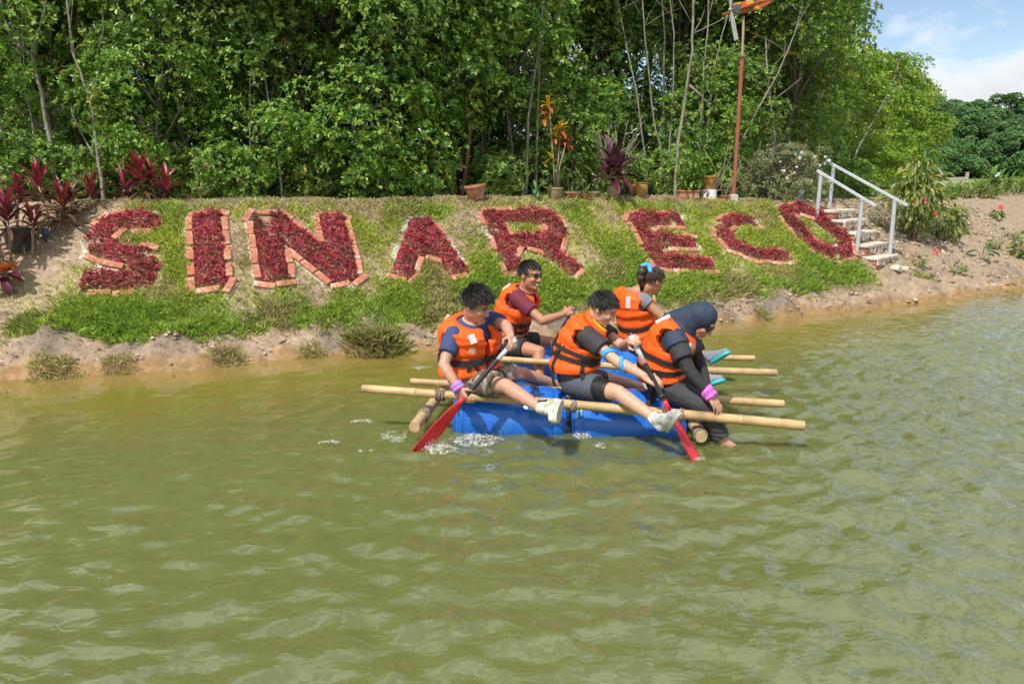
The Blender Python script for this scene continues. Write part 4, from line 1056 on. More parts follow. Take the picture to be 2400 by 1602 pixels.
# ---- dead brush behind the pole
p = crest_at(1760, .75); t = thing('brushwood', p, 'heap of dead grey branches at the foot of the wood beside the pole', 'brushwood')
mb = MB()
for k in range(60):
    a = Vector((rs_.uniform(-.8,.7), rs_.uniform(-.2,.3), rs_.uniform(0,.25))); d = Vector((rs_.uniform(-.6,.8), rs_.uniform(-.2,.2), rs_.uniform(.0,.75)))
    mb.tube([a, a+d*.5+Vector((0,0,rs_.uniform(-.05,.1))), a+d], [.008,.006,.003], 5)
o = link('twigs', mb.mesh('twigs', M_twig), t); o['kind'] = 'stuff'
p = crest_at(1440, .9); t = thing('brushwood', p, 'tangle of bare twigs behind the purple potted cordyline', 'brushwood')
mb = MB()
for k in range(50):
    a = Vector((rs_.uniform(-.2,.2), rs_.uniform(-.15,.15), rs_.uniform(.1,.5))); d = Vector((rs_.uniform(-.45,.45), rs_.uniform(-.2,.2), rs_.uniform(.3,.85)))
    mb.tube([a, a+d*.5+Vector((rs_.uniform(-.06,.06),0,.04)), a+d], [.006,.004,.002], 5)
o = link('twigs', mb.mesh('twigs', M_twig), t); o['kind'] = 'stuff'

# ================================================================== whirligig on its pole
M_pole = mat('rust_paint', (.33,.105,.06), .6, .2, 3, .2, 40); M_pole2 = mat('worn_pole', (.46,.30,.22), .5, .2, 5)
M_plane = mat('painted_camouflage', (.55,.12,.035), .5, .06, 7, col2=(.10,.11,.10), thresh=(.55,.56), detail=0)
nt = M_plane.node_tree; mx2 = nt.nodes.new('ShaderNodeMix'); mx2.data_type = 'RGBA'; n2 = nt.nodes.new('ShaderNodeTexNoise'); n2.inputs['Scale'].default_value = 8.5; n2.inputs['Detail'].default_value = 0
cr2 = nt.nodes.new('ShaderNodeValToRGB'); cr2.color_ramp.elements[0].position = .60; cr2.color_ramp.elements[1].position = .61
mp_ = nt.nodes.new('ShaderNodeMapping'); mp_.inputs['Location'].default_value = (4, 7, 2); tcn = [n for n in nt.nodes if n.type == 'TEX_COORD'][0]
nt.links.new(tcn.outputs['Object'], mp_.inputs[0]); nt.links.new(mp_.outputs[0], n2.inputs['Vector']); nt.links.new(n2.outputs['Fac'], cr2.inputs[0])
pb = nt.nodes['Principled BSDF']; src = pb.inputs['Base Color'].links[0].from_socket
nt.links.new(cr2.outputs[0], mx2.inputs[0]); nt.links.new(src, mx2.inputs[6]); mx2.inputs[7].default_value = (.72,.42,.02,1); nt.links.new(mx2.outputs[2], pb.inputs['Base Color'])
M_blade = mat('grey_blade', (.42,.43,.43), .5, .12, 6); M_cream = mat('cream_edge', (.62,.52,.36), .6, .1, 6); M_orange = mat('orange_paint', (.62,.16,.06), .55, .12, 5)
b0 = crest_at(1721, .12); Yp = b0.y
t = thing('plane_whirligig', b0, 'painted wooden aeroplane whirligig on a tall rust red pole', 'whirligig')
top, mid = at(1743, 38, Yp), at(1739.5, 134, Yp)
mb = MB(); mb.tube([b0-Vector((0,0,.1)), b0.lerp(mid, .5), mid], [.032, .030, .029], 12); mb.build('pole', M_pole, t, True, 40)
mb = MB(); mb.tube([mid-Vector((0,0,.02)), mid+Vector((0,0,.012))], [.036,.036], 12); mb.build('collar', mat('dark_rust', (.12,.05,.035), .7), t, True, 40)
mb = MB(); mb.tube([mid, top], [.020, .018], 10); mb.build('pole', M_pole2, t, True, 40)
mb = MB(); mb.box(b0+Vector((0,0,.03)), (.11,.11,.14), None, .01); mb.build('footing', M_mortar, t, False)
nose, tail = at(1717, 22, Yp-.05), at(1822, 8, Yp+.22)
fd = (tail-nose); FL = fd.length; fd.normalize(); fr = Vector((fd.y, -fd.x, 0)).normalized(); fu = fr.cross(fd)*1.0
if fu.z < 0: fu = -fu
Rf = Matrix((fd, fr, fu)).transposed()
def fus(x, h0, h1, w): return [nose+fd*x+fr*sx*w/2+fu*hh for sx, hh in ((-1,h0),(1,h0),(1,h1),(-1,h1))]
st = [(0,-.045,.05,.085),(.03,-.065,.075,.10),(.28*FL,-.075,.085,.105),(.55*FL,-.05,.085,.095),(.85*FL,.02,.075,.07),(FL,.045,.07,.05)]
V = []; Fc = []
for s_ in st: V += fus(*s_)
for i in range(len(st)-1):
    for k in range(4): a = i*4+k; b_ = i*4+(k+1) % 4; Fc.append((a, b_, b_+4, a+4))
Fc += [(3,2,1,0), tuple(len(V)-4+k for k in range(4))]
mb = MB(); mb.add(V, Fc); mb.build('fuselage', M_plane, t, False)
V = fus(.36*FL, .08, .08, .09) + [nose+fd*(.40*FL)+fu*.165-fr*.035, nose+fd*(.40*FL)+fu*.165+fr*.035, nose+fd*(.50*FL)+fu*.165+fr*.035, nose+fd*(.50*FL)+fu*.165-fr*.035] + fus(.60*FL, .085, .085, .09)[:2]
mb = MB(); a_ = fus(.34*FL, .083, .083, .085)[:2]; c_ = fus(.62*FL, .083, .083, .085)[:2]
mb.add([a_[0], a_[1], c_[1], c_[0]] + V[4:8], [(3,2,1,0),(4,5,6,7),(0,1,5,4),(1,2,6,5),(2,3,7,6),(3,0,4,7)]); mb.build('canopy', M_white, t, False)
def slab(name, pts, th, m):
    mb = MB(); n = len(pts); up_ = fu*th/2
    mb.add([p+up_ for p in pts]+[p-up_ for p in pts], [tuple(range(n)), tuple(range(2*n-1, n-1, -1))] + [(i, i+n, (i+1) % n+n, (i+1) % n) for i in range(n)]); return mb.build(name, m, t, False)
wz = -.005
for sgn in (-1, 1):
    rt = [nose+fd*(x*FL)+fr*sgn*.05+fu*wz for x in (.12, .40)]
    tp = [nose+fd*(x*FL)+fr*sgn*.46+fu*(wz+.012) for x in (.36, .18)]; mdl = nose+fd*(.27*FL)+fr*sgn*.50+fu*(wz+.012)
    slab('wing', [rt[0], rt[1], tp[0], mdl, tp[1]], .022, M_orange)
    rt = [nose+fd*(x*FL)+fr*sgn*.02+fu*.065 for x in (.80, .98)]; tp = [nose+fd*(x*FL)+fr*sgn*.20+fu*.065 for x in (.96, .86)]
    slab('tailplane', [rt[0], rt[1], tp[0], tp[1]], .016, M_cream)
fin = [nose+fd*(.80*FL)+fu*.07, nose+fd*(1.0*FL)+fu*.06, nose+fd*(1.03*FL)+fu*.20, nose+fd*(.92*FL)+fu*.21]
mb = MB(); mb.add([p+fr*.008 for p in fin]+[p-fr*.008 for p in fin], [(0,1,2,3),(7,6,5,4)]+[(i, i+4, (i+1) % 4+4, (i+1) % 4) for i in range(4)]); mb.build('tail_fin', M_orange, t, False)
hub = nose-fd*.03+fu*.0
mb = MB(); mb.tube([nose+fd*.005, nose-fd*.05], [.016,.012], 10); mb.ell(nose-fd*.05, (.022,.022,.022)); mb.build('propeller_hub', M_blade, t)
for (bx, by, tw) in ((1680, 55, .5), (1740, 92, -.3), (1716, -40, .35)):
    e = at(bx, by, hub.y-.02); d = e-hub; d = (d-fd*d.dot(fd)); Lb = d.length; d.normalize(); s_ = fd.cross(d).normalized(); s_ = (s_*math.cos(tw)+fd*math.sin(tw))
    mb = MB(); P = [hub+d*.02-s_*.012, hub+d*.02+s_*.012, hub+d*Lb*.45+s_*.040, hub+d*Lb+s_*.036, hub+d*Lb-s_*.030, hub+d*Lb*.45-s_*.028]; nn = d.cross(s_)*.005
    mb.add([p+nn for p in P]+[p-nn for p in P], [tuple(range(6)), tuple(range(11,5,-1))]+[(i, i+6, (i+1) % 6+6, (i+1) % 6) for i in range(6)]); mb.build('propeller_blade', M_blade, t, False)

# ================================================================== right-hand slope plants
def leafy(name, p, label, cat, n, R, L_, W_, pal, seed, droop, stems=8, zc=None, group=None, flowers=()):
    rs = np.random.RandomState(seed); R = np.array(R); t = thing(name, p, label, cat, group)
    d = unit(rs.normal(size=(n, 3))); P = d*R*rs.uniform(.45, 1, (n, 1)) + np.array([0, 0, zc if zc else R[2]])
    D = unit(d*np.array([.8,.8,.2]) + np.array([0, 0, -droop]) + rs.normal(size=(n, 3))*.35)
    V, F = leaf_cards(P, D, unit(rs.normal(size=(n, 3))*.4+np.array([0,-.4,.8])), L_*rs.uniform(.6, 1.2, n), W_*rs.uniform(.7, 1.2, n), .15, .1)
    link('foliage', mesh_np('foliage', V, F, M_leaf, False, np.repeat(pick(rs, *pal, n), 4, 0)), t)
    mb = MB()
    for k in range(stems):
        q = P[rs.randint(n)]; mb.tube([(rs.uniform(-.1,.1), rs.uniform(-.08,.08), -.06), (q[0]*.5, q[1]*.5, q[2]*.55), tuple(q)], [.012,.009,.005], 6)
    link('stem', mb.mesh('stem', M_twig), t)
    return t
PAL_SHRUB = ([(.14,.21,.035),(.20,.26,.045),(.30,.31,.05),(.08,.15,.03),(.38,.34,.07)], [30, 26, 16, 20, 8])
p = hit(2140, 560); t = leafy('hibiscus_shrub', p, 'tall shrub with hanging yellow green leaves and red flowers right of the handrails', 'shrub', 620, (.45,.34,.75), .17, .06, PAL_SHRUB, 3, .9, 14, .78)
M_redflower = mat('red_petal', (.62,.02,.02), .5, .1, 5); rf = MB()
for k in range(5): w = k*1.2566; rf.ell((.03*math.cos(w), .03*math.sin(w), .01), (.032,.022,.010), Matrix.Rotation(w, 3, 'Z'), 8, 5)
rfm = rf.mesh('flower', M_redflower)
for (fx, fy) in ((2192, 500), (2196, 592), (2190, 585), (2170, 470)):
    g_ = at(fx, fy, p.y-.30); o = link('flower', rfm, t); o.location = g_-p; o.rotation_euler = (1.1, .2, 0); o.scale = (.6,.6,.6)
p = hit(2205, 560); leafy('shrub', p, 'lower drooping leafy shrub spreading right of the hibiscus', 'shrub', 330, (.42,.30,.36), .15, .055, PAL_SHRUB, 5, .8, 10, .38)
p = hit(2078, 545); leafy('shrub', p, 'fine leafed green brown shrub behind the lower handrail post', 'shrub', 500, (.34,.24,.30), .07, .022, ([(.13,.17,.05),(.18,.18,.07),(.22,.15,.07)], [3,2,1]), 6, .1, 10, .30)
p = hit(2235, 515); t = thing('bromeliad', p, 'purple spiky bromeliad on the bare slope', 'plant'); leaves(t, (0,0,0), 22, .26, .03, [M_cpurple, M_cpurple], 5, el=(1.4, .25), arch=.4)
p = hit(2226, 545); t = leafy('shrub', p, 'small yellow green plant just below the purple bromeliad', 'shrub', 90, (.18,.14,.15), .14, .05, PAL_SHRUB, 8, .7, 5, .16)
p = hit(2300, 612); t = thing('taro_plant', p, 'young taro with three broad leaves on bare earth near the water', 'plant')
for k, (x_, z_, az) in enumerate(((-.10,.20,2.8), (.02,.26,-1.6), (.12,.18,-.3))):
    mb = MB(); mb.tube([(0,0,-.03), (x_*.5,0,z_*.6), (x_,0,z_)], [.008,.006,.005], 6); link('stem', mb.mesh('stem', M_gleaf), t)
    o = link('leaf', strap_leaf('leaf', .20, .13, -.35, .6, M_dgleaf), t); o.location = (x_, 0, z_); o.rotation_euler = (0, 0, az)
p = hit(2335, 512); t = leafy('shrub', p, 'small plant with a red flower on the upper right slope', 'shrub', 60, (.15,.1,.1), .12, .045, PAL_SHRUB, 9, .7, 5, .12)
o = link('flower', rfm, t); o.location = (0, -.08, .24); o.rotation_euler = (1, 0, 0)
p = hit(2388, 605); leafy('shrub', p, 'green plants at the right edge of the bare slope', 'shrub', 140, (.16,.14,.25), .14, .04, PAL_SHRUB, 12, .3, 6, .25)
rs_ = random.Random(21)
for k, (px, off, hh, lab) in enumerate(((2140, 1.2, .55, 'leafy canna on the crest behind the hanging shrub'), (2168, 2.0, .4, 'leafy canna on the crest left of the wooden fence'), (2240, 1.0, .22, 'leafy canna with spiky leaves before the wooden fence'), (2300, .6, .45, 'low canna with a bent stalk, left of the broad banana leaf'),
     (2340, .9, .75, 'young banana with one broad bright leaf on the crest'), (2365, .4, .6, 'tattered banana plant with brown stalk near the right edge'), (2395, .7, .6, 'green canna cut by the right edge of the picture'), (2290, 2.5, .4, 'small canna on the crest right of the wooden fence'))):
    p = crest_at(px, off); t = thing('canna_plant', p, lab, 'plant', 'broad leafed plants along the right crest')
    for j in range(4):
        tip = Vector((rs_.uniform(-.28,.28), rs_.uniform(-.2,.2), hh*rs_.uniform(.3,.7))); mb = MB(); mb.tube([(tip.x*.4, tip.y*.4, -.05), tip], [.014,.009], 6); link('stem', mb.mesh('stem', M_twig if j % 2 else M_gleaf), t)
        leaves(t, tip, 5, .34 if k != 4 else .46, .09 if k != 4 else .16, [M_gleaf, M_gleaf, M_dgleaf], 90+k*4+j, el=(1.35, -.2), arch=.9)
for k, (px, off, rr_, lab) in enumerate(((2215, .5, .22, 'small leafy weed on the crest above the bromeliad'), (2262, .9, .26, 'low green weed on the crest below the wooden fence'), (2318, .3, .20, 'weed on the crest above the red flowered plant'), (2352, 1.4, .34, 'bushy weed on the crest under the young banana'), (2120, .6, .30, 'leafy weed between the handrails and the hanging shrub'),
     (2390, 1.6, .36, 'dense weed at the right end of the crest'), (2200, 1.8, .32, 'bushy weed left of the fence on the far crest'), (2300, 2.2, .34, 'bushy weed right of the fence on the far crest'))):
    p = crest_at(px, off); leafy('weed', p, lab, 'weed', int(900*rr_), (rr_*1.5, rr_, rr_*.7), .13, .04, PAL_SHRUB, 40+k, .1, 6, rr_*.6, 'weeds along the right crest')
for k, (px, py, lab) in enumerate(((2260, 545, 'green seedling on bare earth right of the yellow green plant'), (2150, 625, 'weed on the earth below the hibiscus'), (2330, 580, 'weed on bare earth above the young taro'), (2240, 640, 'weed on the earth left of the young taro'), (2375, 560, 'weed on the slope near the right edge'))):
    p = hit(px, py); leafy('weed', p, lab, 'weed', 60, (.13,.10,.09), .10, .03, PAL_SHRUB, 60+k, .2, 4, .08, 'weeds on the bare slope')
# ---- wooden fence in the field
M_fence = mat('fence_wood', (.42,.38,.31), .85, .2, 6)
p = crest_at(2232, 11); Y = p.y; t = thing('wooden_fence', p, 'short grey wooden fence in the field before the distant wood', 'fence')
def W_(px, py): return at(px, py, Y)
for x_ in (2204, 2264):
    a = W_(x_, 446); b_ = W_(x_, 411); mb = MB(); mb.box((a+b_)/2, (.11,.11,(b_-a).length+.3)); mb.build('post', M_fence, t, False)
for (x0_, y0_, x1_, y1_) in ((2180,428,2264,425), (2204,419,2264,417)):
    a, b_ = W_(x0_, y0_), W_(x1_, y1_); mb = MB(); mb.box((a+b_)/2+Vector((0,-.08,0)), ((b_-a).length, .05, .10), (b_-a).to_track_quat('X', 'Z').to_matrix()); mb.build('rail', M_fence, t, False)
# ================================================================== the raft
M_drum = mat('blue_drum', (.012,.135,.56), .26, .16, 5, .10, 30, spec=.5, coat=.2, col2=(.05,.22,.62), thresh=(.58,.74))
M_bung = mat('drum_cap', (.01,.05,.25), .4, .1, 5)
M_bam = mat('bamboo', (.52,.36,.17), .5, .22, 5, .1, 30, col2=(.34,.22,.11), thresh=(.50,.74))
M_bam2 = mat('bamboo_weathered', (.50,.35,.19), .6, .2, 5, .2, 30, col2=(.30,.18,.09), thresh=(.55,.8))
M_bamin = mat('bamboo_inside', (.16,.085,.045), .9, .2, 10)
M_rope = mat('rope', (.24,.20,.14), .9, .3, 40, .8, 150)
RAFT = Vector((.45, 5.45, .05))
raft = thing('barrel_raft', RAFT, 'raft of blue plastic barrels lashed under bamboo poles', 'raft')
def drum(c, yaw, roll, L_=.84, r=.255):
    d = Vector((math.cos(yaw)*math.cos(roll), math.sin(yaw)*math.cos(roll), -math.sin(roll)))
    a, b_ = c-d*L_/2, c+d*L_/2
    half = [(0, r*.80), (.004, r*.86), (.012, r*.875), (.020, r*.86), (.022, r*.90), (.055, r*.965), (.075, r*.975), (.082, r*.955), (.095, r*.955), (.103, r*.985), (.17, r*.995),
            (.265, r), (.272, r*1.008), (.290, r*1.008), (.297, r), (.36, r*1.0)]
    prof = half + [(L_-t, q) for t, q in half[::-1]]
    mb = MB(); mb.lathe(prof, a, b_, 56); o = mb.build('barrel', M_drum, raft, True, 28)
    return o, a, b_, d, r
NY = 5.06; 
nd = [drum(Vector((-.015, NY, .035)), math.radians(-1.6), math.radians(1.2)), drum(Vector((.862, NY-.035, .02)), math.radians(-1.6), math.radians(1.2))]
fdm = [drum(Vector((.225, 6.33, .035)), math.radians(-2), math.radians(1)), drum(Vector((1.10, 6.30, .025)), math.radians(-2), math.radians(1))]
for o, a, b_, d, r in nd+fdm:   # bungs on the end heads
    for e, s_ in ((a, -1), (b_, 1)):
        for k in (-1, 1):
            q = e + d*s_*.0 + Vector((0, .11*k, .07)); mb = MB(); mb.tube([q-d*s_*.01, q+d*s_*.016], [.036,.034], 16); mb.build('bung', M_bung, o, True, 40) if 0 else None
def bamboo(a, b_, r0, r1, node_at, m=M_bam, sag=0.0, name='bamboo_pole'):
    a, b_ = Vector(a), Vector(b_); L_ = (b_-a).length; d = (b_-a).normalized()
    ts = sorted(set([0, .004] + [i/14 for i in range(15)] + [n+e for n in node_at for e in (-.010/L_, -.004/L_, 0, .004/L_, .010/L_)] + [1-.004, 1]))
    P, R_ = [], []
    for t in ts:
        if t < 0 or t > 1: continue
        r = r0+(r1-r0)*t
        for n in node_at:
            if abs(t-n)*L_ < .0011: r *= .93
            elif abs(t-n)*L_ < .006: r *= 1.085
            elif abs(t-n)*L_ < .012: r *= 1.03
        P.append(a.lerp(b_, t) + Vector((0,0,-1))*sag*math.sin(math.pi*t)); R_.append(r)
    mb = MB(); seg = 16
    # outer skin, rim, hollow bore
    P2 = [P[0]+d*.10] + [P[0]+d*.0005] + P + [P[-1]-d*.0005] + [P[-1]-d*.10]
    R2 = [R_[0]*.62, R_[0]*.62] + R_ + [R_[-1]*.62, R_[-1]*.62]
    mb.tube(P2, R2, seg); o = mb.build(name, m, raft, True, 50)
    mb = MB(); mb.tube([P[0]+d*.055, P[0]+d*.06], [R_[0]*.63]*2, seg); mb.tube([P[-1]-d*.06, P[-1]-d*.055], [R_[-1]*.63]*2, seg); mb.build('node_wall', M_bamin, o, False)
    return o
bamboo(onz(850,910,.315), onz(1884,997,.185), .031, .034, [.13, .30, .46, .62, .74, .87, .95], sag=-.012)
bamboo(onz(963,893,.235), onz(1836,946,.115), .027, .031, [.08, .27, .45, .6, .78, .92])
bamboo(onz(1128,838,.30), onz(1819,873,.20), .026, .031, [.1, .28, .45, .6, .80], M_bam, sag=.015)
bamboo(onz(1135,828,.15), onz(1768,839,.165), .026, .027, [.15, .35, .52, .72, .92])
bamboo(onz(971,1000,.125), Vector((-.33, 6.75, .20)), .040, .034, [.16, .36, .56, .8], M_bam2)
bamboo(onz(1644,1024,.075), Vector((1.36, 6.75, .14)), .040, .034, [.2, .42, .6, .8], M_bam2)
def lashing(c, axis_a, R_, turns, seed, width=.05, name='lashing', rr=.006):
    """coils of rope round an axis, slightly untidy"""
    rs = random.Random(seed); ax = Vector(axis_a).normalized(); u = ax.orthogonal().normalized(); v = ax.cross(u); P = []
    for i in range(turns*14+1):
        w = i/14*2*math.pi; f = i/(turns*14); ww = width*(abs((f*2) % 2-1)-.5)
        P.append(Vector(c) + (u*math.cos(w)+v*math.sin(w))*(R_+rs.uniform(-.002,.006)) + ax*(ww+rs.uniform(-.004,.004)))
    mb = MB(); mb.tube(P, rr, 6); return mb.build(name, M_rope, raft)
pax = (onz(1884,997,.185)-onz(850,910,.315)).normalized(); Pa = onz(850,910,.315); Pb = onz(1884,997,.185)
def onP1(px): 
    f = (px-850)/(1884-850); 
    lo, hi = 0., 1.
    for _ in range(30):
        m_ = (lo+hi)/2; q = Pa.lerp(Pb, m_); x_ = 1200+FPX*q.x/(q.y*CP-(q.z-CAM_H)*SP)
        if x_ < px: lo = m_
        else: hi = m_
    return Pa.lerp(Pb, lo)
def crossp(a, b_, Y): return a.lerp(b_, (Y-a.y)/(b_.y-a.y))
lashing(onP1(1032), pax, .039, 6, 1, .07); lashing(crossp(onz(971,1000,.125), Vector((-.33,6.75,.20)), onP1(1036).y), (onz(971,1000,.125)-Vector((-.33,6.75,.20))), .044, 4, 2, .05)
lashing(onP1(1262), pax, .038, 5, 3, .07); lashing(onP1(1345), pax, .039, 5, 4, .035); lashing(onP1(1597), pax, .040, 3, 5, .02)
lashing(crossp(onz(1644,1024,.075), Vector((1.36,6.75,.14)), onP1(1622).y), (onz(1644,1024,.075)-Vector((1.36,6.75,.14))), .044, 3, 6, .04)
p3a, p3b = onz(1128,838,.30), onz(1819,873,.20); p3x = (p3b-p3a).normalized()
lashing(p3a.lerp(p3b, .37), p3x, .036, 8, 7, .09); lashing(p3a.lerp(p3b, .73), p3x, .036, 4, 8, .04)
lashing(onz(1135,828,.15).lerp(onz(1768,839,.165), .79), p3x, .034, 5, 9, .05)
def rope(P, rr=.005, name='rope'):
    mb = MB(); mb.tube(P, rr, 6); return mb.build(name, M_rope, raft)
def round_drum(dr, f, off=.004, lo=-2.6, hi=1.2):
    o, a, b_, d, r = dr; c = a.lerp(b_, f); v = Vector((0,0,1)); u = d.cross(v).normalized(); P = []
    for i in range(25):
        w = lo+(hi-lo)*i/24; P.append(c + (v*math.cos(w) + u*math.sin(w))*(r*1.01+off) + d*.012*math.sin(i*1.3))
    return rope(P)
for dr, f in ((nd[0], .72), (nd[0], .06), (nd[1], .07), (nd[1], .94), (fdm[0], .3), (fdm[1], .3), (fdm[1], .8)): round_drum(dr, f)
M_strap = mat('black_webbing', (.018,.017,.018), .75, .15, 30)
def ribbon(mbx, pts, nrms, w, th=.003):
    """flat webbing along pts; nrms face outwards"""
    V = []; F = []; n = len(pts)
    for i in range(n):
        t = (pts[min(i+1, n-1)]-pts[max(i-1, 0)]).normalized(); s_ = t.cross(nrms[i]).normalized()*w/2; nn = nrms[i].normalized()*th
        V += [pts[i]-s_, pts[i]+s_, pts[i]+s_+nn, pts[i]-s_+nn]
    for i in range(n-1):
        for k in range(4): a = i*4+k; b_ = i*4+(k+1) % 4; F.append((a, b_, b_+4, a+4))
    F += [(3,2,1,0), tuple((n-1)*4+k for k in range(4))]
    mbx.add(V, F)

# ================================================================== paddles
M_shaftw = mat('silver_shaft', (.72,.72,.74), .3, .06, 4, metal=.3); M_shaftk = mat('black_grip', (.02,.02,.022), .45, .1, 10); M_bladered = mat('red_blade', (.70,.028,.045), .35, .08, 4, transl=.12)
M_shaftv = mat('violet_grey_shaft', (.20,.17,.24), .4, .1, 5)
def paddle(top, join, neck, tip, label, white, bw=.10, normal=None):
    d = (tip-top).normalized(); t = thing('paddle', top, label, 'paddle', 'paddles in the hands of the rafters')
    mb = MB(); mb.tube([top-d*.02, join], .0165, 14); mb.build('shaft', white, t)
    mb = MB(); mb.tube([join-d*.01, neck], .0175, 14); mb.build('grip_sleeve', M_shaftk, t, True, 40)
    mb = MB(); mb.ell(top-d*.018, (.019,.019,.012)); mb.build('end_cap', M_shaftk if white is not M_shaftv else white, t)
    if normal is not None:
        n = (Vector(normal)-d*Vector(normal).dot(d)).normalized(); s_ = d.cross(n); V = []; F = []; L_ = (tip-neck).length; S = 12
        for i in range(S+1):
            f = i/S; w = .018 + (bw-.018)*(1-(1-min(f/.55, 1))**2)*1.0
            if f > .82: w *= math.sqrt(max(1-((f-.82)/.19)**2, .02))
            for k in range(-3, 4):
                e = k/3; th = .0025+.008*max(0, 1-abs(e)*2)*(1-f*.8); base = neck+d*L_*f+s_*w*e+n*(.018*e*e*f)
                V.append(base+n*th)
            for k in range(-3, 4):
                e = k/3; th = .0025+.008*max(0, 1-abs(e)*2)*(1-f*.8); V.append(neck+d*L_*f+s_*w*e+n*(.018*e*e*f)-n*th)
        for i in range(S):
            a = i*14; b_ = a+14
            for k in range(6): F += [(a+k, a+k+1, b_+k+1, b_+k), (a+7+k+1, a+7+k, b_+7+k, b_+7+k+1)]
            F += [(a, b_, b_+7, a+7), (a+6, a+13, b_+13, b_+6)]
        F += [(0,7,8,1),(1,8,9,2),(2,9,10,3),(3,10,11,4),(4,11,12,5),(5,12,13,6)]; e = S*14
        F += [(e+k, e+k+1, e+8+k, e+7+k) for k in range(6)]
        mb = MB(); mb.add(V, F); mb.build('blade', M_bladered, t)
        mb = MB(); mb.tube([neck-d*.04, neck+d*.03], [.021,.017], 12); mb.build('collar', M_bladered, t)
    return t
A_top, A_tip = at(1207, 797, 4.70), at(978, 1056, 4.50)
def onA(px, a, b_):
    lo, hi = 0., 1.; inc = (b_.x/(b_.y*CP-(b_.z-CAM_H)*SP)) > (a.x/(a.y*CP-(a.z-CAM_H)*SP))
    for _ in range(40):
        m_ = (lo+hi)/2; q = a.lerp(b_, m_); x_ = 1200+FPX*q.x/(q.y*CP-(q.z-CAM_H)*SP)
        if (x_ < px) == inc: lo = m_
        else: hi = m_
    return a.lerp(b_, lo)
A_tip2 = A_tip + (A_tip-A_top)*.06
paddle(A_top, onA(1165, A_top, A_tip), onA(1080, A_top, A_tip), A_tip2, 'red bladed paddle of the man in navy at the near left corner', M_shaftw, .054, (.80,-.55,.3))
C_top, C_tip = at(1479, 789, 4.62), at(1633, 1086, 4.33)
C_tip2 = C_tip + (C_tip-C_top)*.14
cn = onA(1563, C_top, C_tip)
pc = paddle(C_top, onA(1513, C_top, C_tip), cn, C_tip2, 'red bladed paddle of the man in black with the blade edge-on', M_shaftw, .060, (.82,-.55,.1))
mb = MB(); q = onA(1551, C_top, C_tip); dC = (C_tip-C_top).normalized(); mb.tube([q-dC*.012, q-dC*.004, q+dC*.004, q+dC*.012], [.020,.030,.030,.020], 16); mb.build('drip_ring', M_shaftk, pc)
B_top, B_low = at(1341, 726, 6.10), at(1306, 792, 6.32); B_tip = B_top + (B_low-B_top)*3.9
paddle(B_top, B_top.lerp(B_low, .62), B_top.lerp(B_tip, .62), B_tip, 'paddle with violet grey shaft held by the smiling man in sunglasses', M_shaftv, .09, (.5,-.8,.3))
# foam and splashes
M_foam = mat('foam', (.80,.81,.76), .5, .05, 10)
nt = M_foam.node_tree; tp = nt.nodes.new('ShaderNodeBsdfTransparent'); mxs = nt.nodes.new('ShaderNodeMixShader'); nz = nt.nodes.new('ShaderNodeTexNoise'); nz.inputs['Scale'].default_value = 55; nz.inputs['Detail'].default_value = 4
crf = nt.nodes.new('ShaderNodeValToRGB'); crf.color_ramp.elements[0].position = .38; crf.color_ramp.elements[1].position = .95; tcf = nt.nodes['Texture Coordinate']
nt.links.new(tcf.outputs['Object'], nz.inputs['Vector']); nt.links.new(nz.outputs['Fac'], crf.inputs[0]); nt.links.new(crf.outputs[0], mxs.inputs[0]); nt.links.new(tp.outputs[0], mxs.inputs[1]); nt.links.new(nt.nodes['Principled BSDF'].outputs[0], mxs.inputs[2]); nt.links.new(mxs.outputs[0], nt.nodes['Material Output'].inputs[0])
def foam(name, pts, n, rmin, rmax, label, seed, h=.02):
    rs = random.Random(seed); ico = [(0,0,1),(.89,0,.45),(.28,.85,.45),(-.72,.53,.45),(-.72,-.53,.45),(.28,-.85,.45)]
    V = []; F = []
    for k in range(n):
        i = rs.randrange(len(pts)-1); f = rs.random(); a, b_ = pts[i], pts[i+1]
        px = a[0]+(b_[0]-a[0])*f; py = a[1]+(b_[1]-a[1])*f; sp = a[2]+(b_[2]-a[2])*f
        g_ = rs.gauss(0, 1); p = onz(px+rs.gauss(0, 1)*sp*1.3, py+rs.gauss(0, 1)*sp*.45, 0); r = rmin+(rmax-rmin)*rs.random()**3
        b0_ = len(V); z0 = .004+h*rs.random()**2*max(0, 1-abs(g_)*.5)
        V += [(p.x+x_*r, p.y+y_*r, z0+z_*r*.9) for x_, y_, z_ in ico] + [(p.x, p.y, z0-r*.6)]
        F += [(b0_, b0_+1+j, b0_+1+(j+1) % 5) for j in range(5)] + [(b0_+6, b0_+1+(j+1) % 5, b0_+1+j) for j in range(5)]
    o = link(name, mesh_np(name, V, F, M_foam, True)); return tag(o, label, 'foam', kind='stuff')
